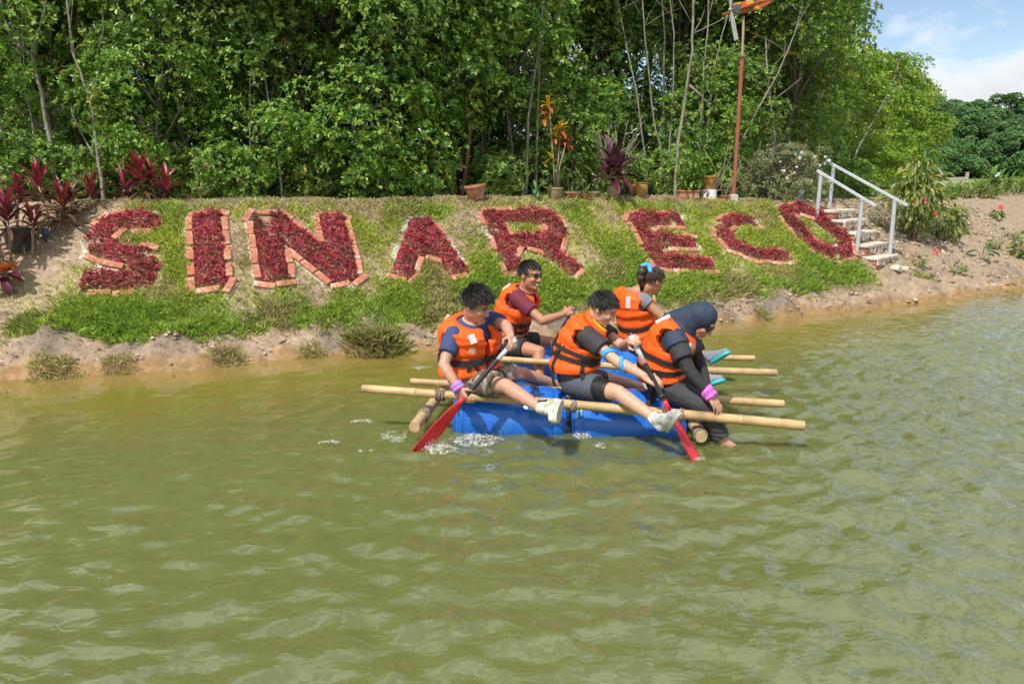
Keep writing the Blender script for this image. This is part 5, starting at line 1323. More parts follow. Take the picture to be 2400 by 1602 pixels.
def sheet(label, px, py, rx, ry, thr, seed, hgt=.012, drops=300, rmax=.005, dh=.04, ridge=0.0):
    """lacy foam lying on the ripples, with flying droplets over it"""
    a, b_ = onz(px-rx, py, 0), onz(px+rx, py, 0); c = onz(px, py, 0); wx_ = (b_-a).length/2; wy_ = abs(onz(px, py-ry, 0).y-onz(px, py+ry, 0).y)/2
    rs = np.random.RandomState(seed); n = max(8, int(wx_/.0045)); m = max(6, int(wy_/.006))
    X, Y = np.meshgrid(np.linspace(-1, 1, n*2), np.linspace(-1, 1, m*2)); d = np.hypot(X, Y); x, y = c.x+X*wx_, c.y+Y*wy_
    f1 = fbm(x*22+seed, y*26, 3, seed); cell = 1-np.abs(2*fbm(x*38, y*38+seed, 2, seed+3)-.72)*1.6
    dens = (f1*.9+.35*cell)*(1-d**2.2); Z = .006 + hgt*np.clip(dens-thr, 0, 1)*2.2 + ridge*np.exp(-(Y*2.2)**2)*(1-d**2).clip(0)*(.5+fbm(x*14, y*14, 2, 5)) + np.interp(x*0, [0], [0])
    idx = np.arange(X.size).reshape(X.shape); F = np.stack([idx[:-1,:-1], idx[:-1,1:], idx[1:,1:], idx[1:,:-1]], -1).reshape(-1, 4)
    dm = (dens[:-1,:-1]+dens[1:,1:])/2; F = F[(dm > thr).ravel()]
    V = np.stack([x, y, Z], -1).reshape(-1, 3)
    k = rs.randint(0, len(F), drops) if len(F) else []
    ico = np.array([(0,0,1),(.89,0,.45),(.28,.85,.45),(-.72,.53,.45),(-.72,-.53,.45),(.28,-.85,.45),(0,0,-1)]); P = V[F[k, 0]] + rs.normal(size=(drops, 3))*np.array([wx_*.12, wy_*.12, 0]); P[:, 2] += dh*rs.rand(drops)**3
    r = .0013+(rmax*.75-.0013)*rs.rand(drops)**3; DV = (P[:, None]+ico[None]*r[:, None, None]).reshape(-1, 3); b0_ = len(V)
    t5 = [(0, 1+j, 1+(j+1) % 5, 0) for j in range(5)] + [(6, 1+(j+1) % 5, 1+j, 6) for j in range(5)]
    V2 = [tuple(v) for v in V] + [tuple(v) for v in DV]; F2 = [tuple(q) for q in F] + [tuple(i+b0_+q*7 for i in t[:3]) for q in range(drops) for t in t5]
    me = bpy.data.meshes.new('foam'); me.from_pydata(V2, [], F2); me.materials.append(M_foam); me.polygons.foreach_set('use_smooth', [True]*len(F2)); me.update()
    o = link('foam', me); return tag(o, label, 'foam', kind='stuff')
sheet('white churned water beside the red paddle blade at the left of the raft', 1115, 1036, 85, 16, .34, 1, .03, 500, .006, .05, .035)
sheet('splash of foam round the tip of the left paddle blade', 1030, 1056, 60, 14, .32, 2, .03, 600, .006, .07, .02)
sheet('lacy foam on the open water left of the raft', 770, 1037, 38, 9, .46, 3, .006, 40, .003, .01)
sheet('long foam streak above the lacy foam left of the raft', 850, 988, 45, 8, .47, 4, .006, 60, .003, .01)
sheet('thin foam patch below the left end of the front pole', 850, 1058, 40, 7, .46, 5, .006, 40, .003, .01)
sheet('sparkling droplets between the hollow pole end and the red blade', 925, 1022, 50, 26, .50, 6, .008, 260, .004, .03)
sheet('pale foam ring on the water behind the far pole on the left', 985, 862, 60, 7, .50, 10, .006, 30, .003, .01)
sheet('small ripple of foam at the gap between the two front barrels', 1365, 1024, 36, 8, .40, 7, .02, 160, .005, .03, .012)
sheet('droplets round the tip of the right paddle blade', 1632, 1072, 42, 14, .53, 8, .01, 160, .004, .04)
sheet('thin foam below the middle of the right front barrel', 1410, 1045, 22, 10, .46, 11, .006, 60, .004, .03)
# ================================================================== the five rafters
M_skin = mat('skin_light', (.50,.265,.18), .48, .10, 9, .08, 60, spec=.4); M_skin2 = mat('skin_tan', (.44,.21,.12), .45, .10, 9, .08, 60, spec=.4)
M_skin3 = mat('skin_fair', (.56,.32,.22), .48, .10, 9, .08, 60, spec=.4)
M_hair = mat('black_hair', (.018,.016,.016), .42, .3, 40, .5, 120); M_hair2 = mat('dark_brown_hair', (.050,.026,.020), .38, .3, 30, .5, 120)
M_vest = mat('orange_vest', (.93,.118,.012), .58, .16, 9, .8, 20, spec=.3); M_reflect = mat('reflective_patch', (.64,.57,.54), .4, .10, 20)
M_navy = mat('navy_cotton', (.040,.058,.15), .85, .15, 10, .5, 26); M_maroon = mat('maroon_cotton', (.14,.018,.035), .8, .15, 10, .5, 26)
M_blacktee = mat('black_cotton', (.035,.033,.036), .8, .15, 10, .5, 26); M_greytee = mat('grey_cotton', (.20,.20,.235), .85, .15, 10, .5, 26)
M_black = mat('black_cloth', (.022,.022,.025), .8, .15, 10, .5, 26); M_slate = mat('slate_cloth', (.075,.085,.11), .8, .15, 10, .5, 26); M_tights = mat('black_tights', (.014,.014,.015), .5, .1, 10)
M_trouser = mat('charcoal_trousers', (.036,.037,.040), .75, .15, 9, .6, 22); M_hijab = mat('dark_navy_scarf', (.022,.036,.070), .75, .12, 8, .5, 14)
M_camo = mat('camouflage_cloth', (.30,.255,.20), .85, .1, 20, .4, 30, col2=(.11,.085,.065), thresh=(.50,.53), detail=1)
M_band = mat('pink_blue_wrap', (.68,.12,.52), .7, .1, 34, .6, 40, col2=(.10,.34,.70), thresh=(.52,.58), detail=1); M_band2 = mat('pink_pattern_wrap', (.72,.16,.62), .7, .15, 60, .7, 40, col2=(.30,.10,.45), thresh=(.55,.62), detail=1)
M_bluetape = mat('blue_tape', (.06,.36,.72), .6, .08, 12); M_teal = mat('teal_rubber', (.02,.42,.46), .5, .1, 8); M_shoegrey = mat('grey_mesh_shoe', (.20,.22,.26), .7, .25, 30)
M_shoe = mat('pale_running_shoe', (.58,.56,.46), .6, .1, 26, .2, 60, col2=(.34,.34,.20), thresh=(.50,.60), detail=2); M_shoe2 = mat('grey_white_shoe', (.52,.52,.50), .6, .1, 26, .2, 60, col2=(.32,.32,.32), thresh=(.48,.60), detail=2)
M_sole = mat('shoe_sole', (.42,.42,.36), .7, .15, 12); M_sock = mat('white_sock', (.78,.78,.76), .85, .08, 40, .4, 80); M_lens = mat('dark_lens', (.012,.012,.014), .08, 0, 5, spec=.8)
M_lip = mat('lip', (.42,.13,.11), .45, .1, 20); M_teeth = mat('teeth', (.75,.72,.66), .3, .05, 10); M_eye = mat('dark_eye', (.02,.013,.01), .2, 0, 5)
M_yellow = mat('yellow_liner', (.78,.50,.01), .6, .1, 10); M_logo = mat('pink_print', (.80,.42,.36), .6, .05, 10)
UP = Vector((0,0,1))

class Torso:
    W = [(0,.158),(.12,.162),(.30,.142),(.42,.138),(.62,.158),(.80,.170),(.90,.158),(.95,.120),(1.0,.068)]
    D = [(0,.118),(.12,.120),(.30,.108),(.42,.104),(.62,.112),(.80,.112),(.90,.098),(.95,.080),(1.0,.062)]
    def __init__(s, hip, hf, shR, shL, neck, bend=None, girth=1.0):
        s.hip, s.neck, s.shm = hip, neck, (shR+shL)/2; s.k = girth
        s.ctrl = (hip+s.shm)/2 + (bend if bend is not None else Vector((0,0,0)))
        ax = (s.shm-s.ctrl).normalized(); dn = neck-s.shm; al = dn.dot(ax); s.neck = s.shm + ax*min(max(al, .065), .095) + (dn-ax*al)*.3
        hf = Vector(hf).normalized(); s.r0 = hf.cross(UP).normalized(); s.r1 = (shR-shL).normalized()
    def pt(s, t):
        if t <= .88:
            q = t/.88; return s.hip*(1-q)**2 + s.ctrl*2*q*(1-q) + s.shm*q*q
        return s.shm.lerp(s.neck, (t-.88)/.12)
    def fr(s, t):
        a, b_ = s.pt(max(t-.04, 0)), s.pt(min(t+.04, 1)); u = (b_-a).normalized()
        r = s.r0.lerp(s.r1, min(t/.85, 1)); r = (r-u*r.dot(u)).normalized(); return s.pt(t), r, u.cross(r), u
    def at(s, t, deg, off=0.0):
        """deg: 0 = right side, 90 = front, 180 = left, 270 = back"""
        c, r, f, u = s.fr(t); a = math.radians(deg); ca, sa = math.cos(a), math.sin(a)
        w = np.interp(t, *zip(*s.W))*s.k + off; d = np.interp(t, *zip(*s.D))*s.k + off; e = 2/2.5
        return c + r*(w*math.copysign(abs(ca)**e, ca)) + f*(d*math.copysign(abs(sa)**e, sa))
    bvh = None
    def surf(s, t, deg, off):
        p = s.at(t, deg, off)
        if s.bvh is None: return p
        q = s.at(t, deg, .25); d = (s.at(t, deg, 0)-q).normalized(); h = s.bvh.ray_cast(q, d, .40)
        return h[0]-d*.004 if h[0] is not None and (h[0]-s.at(t, deg, .05)).length < .06 else p
    def normal(s, t, deg): return (s.at(t, deg, .05)-s.at(t, deg, 0)).normalized()
    def loft(s, mb, t0, t1, off, nt=16, na=28):
        V = []; F = []
        for i in range(nt+1):
            t = t0+(t1-t0)*i/nt
            for k in range(na): V.append(s.at(t, 360*k/na, off))
        for i in range(nt):
            for k in range(na): a = i*na+k; b_ = i*na+(k+1) % na; F.append((a, b_, b_+na, a+na))
        F += [tuple(range(na-1, -1, -1)), tuple(nt*na+k for k in range(na))]
        mb.add(V, F)
    def strap(s, mb, path, off, w, th=.004):
        pts, nr = [], []
        for (t0, d0), (t1, d1) in zip(path[:-1], path[1:]):
            n = max(2, int(abs(d1-d0)/10 + abs(t1-t0)*20))
            for i in range(n): q = i/n; t, d = t0+(t1-t0)*q, d0+(d1-d0)*q; pts.append(s.surf(t, d, off)); nr.append(s.normal(t, d))
        t, d = path[-1]; pts.append(s.surf(t, d, off)); nr.append(s.normal(t, d)); ribbon(mb, pts, nr, w, th)
def hand(mb, wr, d, pn, curl, s=1.0, left=False, thumb=.6, spread=.0):
    """palm, five unequal fingers that curl towards the palm side `pn`, thumb from the side of the palm"""
    d = Vector(d).normalized(); pn = Vector(pn); pn = (pn-d*pn.dot(d)).normalized(); sd = d.cross(pn)*( -1 if left else 1)   # towards the thumb
    k = wr + d*.082*s
    for i, (L_, r) in enumerate(((.072,.0095),(.080,.0098),(.074,.0093),(.058,.0083))):
        o = sd*(.029-.0195*i)*s; base = wr + d*.012*s + o*.62; kn = k + o - d*.006*abs(i-1)*s
        mb.cone(base, kn, .0135*s, .0118*s, 9)
        p = kn; ang = 0; fd_ = (d + sd*(spread*(1-i*.66))).normalized()
        for j, (f, c) in enumerate(((.46, .75), (.30, 1.0), (.24, .8))):
            ang += curl*c; q = p + (fd_*math.cos(ang)+pn*math.sin(ang))*L_*f*s
            mb.cone(p, q, (r-.0008*j)*s, (r-.0008*(j+1))*s, 9); p = q
    mb.ell(wr+d*.04*s+pn*.004*s, (.036*s, .015*s, .042*s), Matrix((sd, pn, d)).transposed(), 12, 8)
    b_ = wr + d*.022*s + sd*.026*s + pn*.006*s; td = (d*.65+sd*.75+pn*.35).normalized()
    q = b_ + td*.042*s; mb.cone(wr+d*.012*s+sd*.012*s, b_, .014*s, .0135*s, 9); mb.cone(b_, q, .0135*s, .0115*s, 9)
    td = (td*(1-thumb) + (d*.5 + pn*1.0 - sd*.35)*thumb).normalized(); mb.cone(q, q+td*.032*s, .0112*s, .0088*s, 9)
def head(mb, c, f, u, s, ears=True):
    r = f.cross(u).normalized(); R = Matrix((r, f, u)).transposed()
    E_ = lambda x, y, z, rx, ry, rz, nu=18, nv=12: mb.ell(c+(r*x+f*y+u*z)*s, (rx*s, ry*s, rz*s), R, nu, nv)
    E_(0,-.012,.022,.075,.093,.084); E_(0,.026,-.030,.060,.063,.074); E_(0,.042,-.078,.040,.042,.032); E_(0,.012,-.062,.052,.052,.040)
    E_(0,.068,.030,.048,.024,.016)
    for k in (-1, 1):
        E_(k*.034,.062,-.025,.024,.026,.022)
        if ears: E_(k*.0735,-.010,-.010,.0085,.019,.029)
        E_(k*.012,.094,-.030,.010,.011,.009)
    mb.cone(c+(f*.088+u*.012)*s, c+(f*.106-u*.026)*s, .0085*s, .0125*s, 9)
    E_(0,.083,-.056,.024,.012,.007); E_(0,.081,-.067,.021,.012,.007); E_(0,.078,-.092,.020,.016,.016)
    return r, R
def person(label, T, J, head_c, hf, hu, skin, hs=1.06, limb=1.0, feet=(), handspec=(), ears=True):
    root = thing('person', Vector((T.hip.x, T.hip.y, T.hip.z-.10)), label, 'person', 'rafters in orange life vests')
    f = Vector(hf).normalized(); u = Vector(hu); u = (u-f*u.dot(f)).normalized()
    mb = MB(); T.loft(mb, 0, 1, 0)
    r, R = head(mb, head_c, f, u, hs, ears)
    mb.cone(T.neck-(T.neck-T.shm).normalized()*.04, head_c-u*.055*hs-f*.018*hs, .058*hs, .052*hs)
    for sd in 'RL':
        sh, el, wr = J['sh'+sd], J['el'+sd], J['wr'+sd]
        mb.cone(sh, el, .049*limb, .039*limb); m_ = el.lerp(wr, .28); mb.cone(el, m_, .039*limb, .042*limb); mb.cone(m_, wr, .042*limb, .0265*limb)
        mb.cone(T.pt(.84)+(sh-T.shm)*.45, sh, .062*limb, .050*limb)
        hp, kn, an = J['hip'+sd], J['kn'+sd], J['an'+sd]
        mb.cone(hp, hp.lerp(kn, .5), .084*limb, .074*limb); mb.cone(hp.lerp(kn, .5), kn, .074*limb, .054*limb)
        m_ = kn.lerp(an, .32); back = (T.hip-kn).normalized()*.010; mb.cone(kn, m_+back, .052*limb, .054*limb); mb.cone(m_+back, an, .054*limb, .035*limb)
        mb.ell(kn+(kn-hp).normalized()*.008+UP*.012, (.042*limb,)*3)
    for h in handspec: hand(mb, *h)
    for (heel, toe, an) in feet:
        mb.cone(an, heel, .033, .030); mb.cone(heel, heel.lerp(toe, .6), .030, .030); mb.cone(an, heel.lerp(toe, .55), .032, .026); d_ = (toe-heel).normalized(); sx = d_.cross(an-heel).normalized()
        for k in range(5): b_ = heel.lerp(toe, .62)+sx*(.024-.012*k); mb.cone(b_, b_+d_*(.082-.006*k), .015, .009-.0005*k, 8)
    solid(mb, 'body', skin, root, .0065, 3)
    return root, f, u, r, R
def facebits(root, c, f, u, r, R, s, smile=False, eyes=True, brow=M_hair):
    def bit(name, m, parts, par=root):
        mb = MB()
        for (x, y, z, rx, ry, rz, rot) in parts: mb.ell(c+(r*x+f*y+u*z)*s, (rx*s, ry*s, rz*s), R @ Matrix.Rotation(rot, 3, 'Y'), 12, 8)
        return mb.build(name, m, par)
    if eyes:
        for k in (-1, 1):
            bit('eye', M_eye, [(k*.031,.0835,.010,.013,.006,.0042, 0)]); bit('eyebrow', brow, [(k*.032,.0885,.032,.019,.006,.004, k*.12)])
    if smile: bit('teeth', M_teeth, [(0,.0905,-.061,.019,.005,.0055,0)]); bit('lips', M_lip, [(0,.0905,-.0695,.019,.006,.0045,0),(0,.0935,-.0525,.020,.006,.0035,0)]) if 0 else bit('lips', M_lip, [(0,.0905,-.0695,.019,.006,.0045,0)])
    else: bit('lips', M_lip, [(0,.0925,-.061,.021,.0055,.0065,0)])
def hair(root, c, f, u, r, R, s, m, seed, spike=.030, n=420, fringe=.55, low=-.30, front=.42, lie=.0, name='hair'):
    """short hair: a fitted cap broken up by several hundred locks"""
    rs = random.Random(seed); mb = MB()
    def inside(d): 
        x, y, z = d
        if z < low: return False
        if y > front and z < fringe: return False
        if y > .05 and z < -.02 + .9*y: return abs(x) > .55 and z > -.05 and y < .28
        return True
    rad = Vector((.0775, .0955, .0865)); oc = Vector((0, -.012, .022))
    V = []; idx = {}; F = []; nu, nv = 40, 26
    for i in range(nv+1):
        th = math.pi*i/nv
        for k in range(nu):
            ph = 2*math.pi*k/nu; d = (math.sin(th)*math.cos(ph), math.sin(th)*math.sin(ph), math.cos(th))
            q = Vector((d[0]*rad.x, d[1]*rad.y, d[2]*rad.z))*(1+.05*max(d[2], 0)+rs.uniform(-.008, .008)) + oc; V.append((q, d))
    for i in range(nv):
        for k in range(nu):
            ids = (i*nu+k, i*nu+(k+1) % nu, (i+1)*nu+(k+1) % nu, (i+1)*nu+k)
            if all(inside(V[j][1]) for j in ids): F.append(ids)
    P = [c+(r*q.x+f*q.y+u*q.z)*s for q, d in V]; mb.add(P, F)
    for _ in range(n*2):
        while True:
            d = Vector((rs.gauss(0,1), rs.gauss(0,1), rs.gauss(.3,1))).normalized()
            if inside((d.x, d.y, d.z)): break
        q = Vector((d.x*rad.x, d.y*rad.y, d.z*rad.z))*1.01 + oc
        flow = Vector((d.x*.25+rs.gauss(0,.16), .75-lie*.3+rs.gauss(0,.14), -.35-.7*lie+.35*(1-lie)*max(d.z, 0)+rs.gauss(0,.1)))
        tan = (flow-d*flow.dot(d)); tan = tan.normalized() if tan.length > .05 else Vector((0,1,0))
        lift = (.12+.55*(1-lie)*max(d.z, 0)**.7)*rs.uniform(.5, 1.3)
        L_ = spike*rs.uniform(.7, 1.25); w = .0042
        if rs.random() < .10: L_ *= 1.3; lift *= 1.4; w = .003
        g_ = lambda v: c+(r*v.x+f*v.y+u*v.z)*s
        a1 = q+(tan*.6+d*lift)*L_*.6; a2 = q+(tan*1.0+d*lift*.9)*L_*1.05
        a2 = a2 - d*(.10*L_)
        mb.tube([g_(q-d*.004), g_(a1), g_(a2)], [w*s, w*.8*s, .0009*s], 4, cap=False)
    return mb.build(name, m, root)
def shirt(root, T, J, m, name='shirt', frac=.52, r0=.064, r1=.060, t1=.985, off=.010, t0=.0, voxel=.008, one=None):
    mb = MB(); T.loft(mb, t0, t1, off)
    for sd in 'RL':
        sh, el, wr = J['sh'+sd], J['el'+sd], J['wr'+sd]
        mb.cone(T.pt(.80)+(sh-T.shm)*.45, sh, .062, r0-.002)
        if frac <= 1: mb.cone(sh, sh.lerp(el, frac), r0, r1, 18, (True, False))
        else: mb.cone(sh, el, .056, .046); mb.cone(el, el.lerp(wr, .3), .046, .046); mb.cone(el.lerp(wr, .3), wr, .046, .033, 14, (True, False))
    return solid(mb, name, m, root, voxel, 2)
def shorts(root, T, J, m, name='shorts', frac=(.62,.62), r0=.104, r1=.094, t1=.22, voxel=.008):
    mb = MB(); T.loft(mb, -.0, t1, .016); mb.ell(T.hip-UP*.02, (.135,.135,.085))
    for sd, fr in zip('RL', frac):
        hp, kn = J['hip'+sd], J['kn'+sd]; mb.cone(hp, hp.lerp(kn, fr), r0, r1, 18, (True, False))
    return solid(mb, name, m, root, voxel, 2)
def vest(root, T, J, seed, t0=.10, t1=.975, inner=.016, outer=.070, armr=.096, gap=7, gap_full=True):
    """foam buoyancy vest: thick panels with wide armholes and a front opening, rounded by remeshing"""
    nt, na = 34, 72; armax = {'R': T.r1, 'L': -T.r1}
    def skin_(off): return [[T.at(t0+(t1-t0)*i/nt, 360*k/na, off(t0+(t1-t0)*i/nt, 360*k/na)) for k in range(na)] for i in range(nt+1)]
    def o_out(t, d):
        o = outer; o -= .016*max(0, (t-.92)/.08); o -= .010*max(0, (.2-t)/.1)
        o += .006*math.sin(t*34+seed)*(t < .75); return o
    G0, G1 = skin_(lambda t, d: inner), skin_(o_out)
    keep = np.ones((nt, na), bool)
    for i in range(nt):
        for k in range(na):
            p = (G0[i][k]+G0[i+1][(k+1) % na])/2; t = t0+(t1-t0)*(i+.5)/nt; dg = 360*(k+.5)/na
            for sd in 'RL':
                a = J['sh'+sd] - UP*.012; dr = armax[sd]; v = p-a; al = v.dot(dr); 
                if al > .004:
                    pr = v-dr*al; 
                    w = armr*(.84 if pr.z > 0 else .98)
                    if pr.length < w: keep[i, k] = False
            g_ = gap*(1.0 + 1.5*max(0, (t-.62)/.35))
            if abs(dg-90) < g_ and t > (.0 if gap_full else .5): keep[i, k] = False
    mb = MB(); V = [v for row in G0 for v in row] + [v for row in G1 for v in row]; n0 = (nt+1)*na; F = []; edges = {}
    for i in range(nt):
        for k in range(na):
            if not keep[i, k]: continue
            q = (i*na+k, i*na+(k+1) % na, (i+1)*na+(k+1) % na, (i+1)*na+k); F.append(tuple(j+n0 for j in q)); F.append(q[::-1])
            for a, b_ in zip(q, q[1:]+q[:1]): edges[(a, b_)] = 1
    for (a, b_) in edges:
        if (b_, a) not in edges: F.append((b_, a, a+n0, b_+n0)[::-1])
    mb.add(V, F)
    def post(co):   # soft creases in the foam
        n_ = (fbm(co[:, 0]*14+seed, co[:, 2]*20+co[:, 1]*9, 3, seed)-.45)*.010
        c = np.array(T.pt(.5)); d = co-c; d[:, 2] *= .2; d = d/np.maximum(np.linalg.norm(d, axis=1, keepdims=True), 1e-6); return co + d*n_[:, None]
    v = solid(mb, 'life_vest', M_vest, root, .0085, 5, .5, post)
    from mathutils.bvhtree import BVHTree
    org = wloc(root); T.bvh = BVHTree.FromPolygons([q.co+org for q in v.data.vertices], [tuple(q.vertices) for q in v.data.polygons]); return v
def patch(v, T, t, deg, w, h, m, off=.060, name='patch', roll=0, disc=False):
    """a small flat badge lying on the vest"""
    _, r, f, u = T.fr(t); hq = T.bvh.find_nearest(T.at(t, deg, .075))
    c, n = hq[0], T.normal(t, deg)*.4+hq[1]*(1 if hq[1].dot(T.at(t, deg, .1)-T.pt(t)) > 0 else -1); n.normalize(); s_ = u.cross(n).normalized(); uu = n.cross(s_)
    a, b_ = s_*math.cos(roll)+uu*math.sin(roll), uu*math.cos(roll)-s_*math.sin(roll)
    mb = MB(); N = 20 if disc else 4
    ring = [(math.cos(6.2832*k/N)*w/2, math.sin(6.2832*k/N)*h/2) for k in range(N)] if disc else [(-w/2,-h/2),(w/2,-h/2),(w/2,h/2),(-w/2,h/2)]
    mb.add([c+a*x+b_*y+n*.004 for x, y in ring]+[c+a*x+b_*y-n*.012 for x, y in ring], [tuple(range(N)), tuple(range(2*N-1, N-1, -1))]+[(i, i+N, (i+1) % N+N, (i+1) % N) for i in range(N)])
    o = mb.build(name, m, v, False); return o, c+n*.0045, a, b_, n
def belt(v, T, t, w=.036, off=.058, d0=0, d1=360, name='belt'):
    mb = MB(); T.strap(mb, [(t, d0), (t, d1)], off, w, .005); return mb.build(name, M_strap, v, False)
def buckle(v, T, t, deg, off=.064, w=.05, h=.055):
    c = T.surf(t, deg, off); n = T.normal(t, deg); _, r, f, u = T.fr(t); s_ = u.cross(n).normalized(); R = Matrix((s_, n, n.cross(s_)*-1)).transposed()
    mb = MB(); mb.box(c, (w, .014, h), R, .004); mb.box(c+s_*w*.7, (w*.5, .010, h*.7), R, .003); return mb.build('buckle', M_black, v, False)
def shoe(root, an, heel, toe, m, sole, lace=None):
    d_ = (toe-heel).normalized(); upv = (an-heel); upv = (upv-d_*upv.dot(d_)).normalized(); L_ = (toe-heel).length; sx = d_.cross(upv)
    mb = MB(); h2 = heel+d_*.03+upv*.034; mb.cone(an+(an-h2).normalized()*.004, h2, .044, .040, 14, (False, True)); mb.cone(h2, heel+d_*L_*.6+upv*.030, .040, .040)
    mb.cone(heel+d_*L_*.55+upv*.030, toe-d_*.034+upv*.024, .042, .031); mb.cone(an, heel+d_*L_*.5+upv*.040, .040, .036)
    o = solid(mb, 'shoe', m, root, .006, 2)
    V = []; N = 22
    for zz in (-.012, .014):
        for k in range(N):
            w = 6.2832*k/N; x_ = math.cos(w); wd = .043+.008*x_; V.append(heel+d_*(L_*.5+x_*L_*.53)+sx*math.sin(w)*wd+upv*zz)
    mb = MB(); mb.add(V, [tuple(range(N-1,-1,-1)), tuple(N+k for k in range(N))]+[(k, (k+1) % N, (k+1) % N+N, k+N) for k in range(N)]); mb.build('sole', sole, o, True, 40)
    if lace is not None:
        mb = MB()
        for k in range(4):
            q = heel+d_*L_*(.42+.09*k)+upv*(.078-.010*k); mb.tube([q-sx*.026-upv*.008, q, q+sx*.026-upv*.008], .0045, 6)
        x_ = mb.build('laces', lace, o); x_['kind'] = 'stuff' if 0 else 'part'; del x_['kind']
    return o
def cuff(root, a, b_, r0, r1, m, name='wristband', seed=0, rings=5):
    """a scarf wound round the wrist"""
    rs = random.Random(seed); mb = MB(); ax = (b_-a).normalized(); u_ = ax.orthogonal().normalized(); v_ = ax.cross(u_)
    for k in range(rings):
        c = a.lerp(b_, (k+.5)/rings); R_ = r0+(r1-r0)*k/rings+rs.uniform(0, .004); t1_, t2_ = rs.uniform(-.012,.012), rs.uniform(-.012,.012)
        mb.tube([c+(u_*math.cos(w)+v_*math.sin(w))*R_+ax*(t1_*math.cos(w)+t2_*math.sin(w)) for w in [6.2832*i/18 for i in range(18)]], (b_-a).length/rings*.72, 8, closed=True)
    mb.tube([a, b_], [r0*.98, r1*.98], 14)
    return solid(mb, name, m, root, .005, 1)
def sunglasses(root, c, f, u, r, R, s, wrap=.05, lw=.026, lh=.017, z=.012):
    mb = MB()
    for k in (-1, 1):
        Rl = R @ Matrix.Rotation(-k*.35, 3, 'Z'); mb.ell(c+(r*k*.032+f*.088+u*z)*s, (lw*s, .007*s, lh*s), Rl, 16, 10)
    o = mb.build('sunglasses', M_lens, root)
    mb = MB(); mb.tube([c+(r*k_*.010+f*(.1-abs(k_)*.004)+u*(z+.006))*s for k_ in (-1, 0, 1)], .0035*s, 6)
    for k in (-1, 1): mb.tube([c+(r*k*.056+f*.078+u*(z+.005))*s, c+(r*k*.076+f*.04+u*(z+.006))*s, c+(r*k*.0815-f*.006+u*(z+.002))*s], .0035*s, 6)
    mb.build('frame', M_strap, o); return o
def grip(J, sd, g):
    """bring the palm onto the shaft"""
    J['wr'+sd] = g + (J['el'+sd]-g).normalized()*.078
def mk(hip, hf, shR, shL=None, sw=.35, lift=.0):
    hf = Vector(hf).normalized(); r = hf.cross(UP).normalized()
    if shL is None: shL = shR - r*sw + UP*lift
    return hip, hf, r, shR, shL

# ------------------------------------------------ A: man in navy, front left
hip, hf, r_, shR, shL = mk(at(1105,880,5.02), (.72,-.62,0), at(1063,786,4.86), at(1147,748,5.17))
neck = at(1112,750,4.96)
T = Torso(hip, hf, shR, shL, neck, Vector((-.035,.0,.01)), 1.12)
J = dict(shR=shR, shL=shL, elR=at(1040,855,4.72), wrR=at(1060,917,4.63), elL=at(1186,762,4.93), wrL=at(1204,786,4.78), hipR=hip+r_*.085-UP*.02, hipL=hip-r_*.085-UP*.02,
         knR=at(1186,904,4.70), anR=at(1266,955,4.47), knL=at(1226,876,5.20), anL=at(1322,908,5.42))
gA = onA(1089, A_top, A_tip); gA2 = onA(1203, A_top, A_tip)
grip(J, 'R', gA); grip(J, 'L', gA2)
hc = at(1117,713,4.92)
root, f, u, r, R = person('man in navy T-shirt and camouflage shorts paddling at the near left end', T, J, hc, (.80,-.42,-.46), (.27,-.12,1), M_skin, 1.06,
   handspec=((J['wrR'], (gA-J['wrR'])+Vector((0,0,-.012)), (.75,.5,-.1), .62, 1.05, False, .7), (J['wrL'], (gA2-J['wrL']), (-.25,-.55,-.75), .85, 1.05, True, .8)))
facebits(root, hc, f, u, r, R, 1.06); hair(root, hc, f, u, r, R, 1.08, M_hair, 1, .044, 640, lie=-.05)
shirt(root, T, J, M_navy, frac=.62, r0=.072, r1=.070); shorts(root, T, J, M_camo, frac=(.80,.74), r0=.108, r1=.098)
v = vest(root, T, J, 3, t0=.11, gap=5)
belt(v, T, .36, .050); buckle(v, T, .36, 62); mb = MB(); T.strap(mb, [(.40,58),(.30,50),(.22,47)], .066, .03); T.strap(mb, [(.38,66),(.27,64),(.20,70)], .066, .026); mb.build('strap', M_strap, v, False)
patch(v, T, .84, 52, .050, .068, M_reflect, .050, roll=.5); patch(v, T, .90, 292, .05, .07, M_reflect, .044); patch(v, T, .84, 128, .04, .08, M_reflect, .050)
lo, c_, a_, b_, n_ = patch(v, T, .60, 56, .050, .064, M_reflect, .062, 'emblem', disc=True)
mb = MB()
for i in range(3): q = c_+b_*(.012-.012*i); mb.box(q, (.026-.006*(i == 1), .010, .002), Matrix((a_, b_, n_)).transposed())
mb.tube([c_+a_*.020*math.cos(w)+b_*.026*math.sin(w) for w in [6.2832*i/20 for i in range(20)]], .0018, 5, closed=True)
mb.build('print', M_logo, lo, False) if 0 else mb.build('print', M_logo, v, False)
cuff(root, J['wrR'].lerp(J['elR'], .22), J['wrR'].lerp(J['elR'], -.10), .036, .036, M_band, seed=2)
shoe(root, J['anR'], at(1317,940,4.49), at(1301,987,4.28), M_shoe, M_sole, M_white)
mb = MB(); mb.cone(J['anR'].lerp(J['knR'], .06), J['anR'].lerp(at(1317,940,4.49), .3), .041, .044, 14, (False, True)); solid(mb, 'sock', M_black, root, .006, 1)
shoe(root, J['anL'], J['anL']+Vector((-.03,.02,-.09)), J['anL']+Vector((.20,.03,-.10)), M_shoe, M_sole)

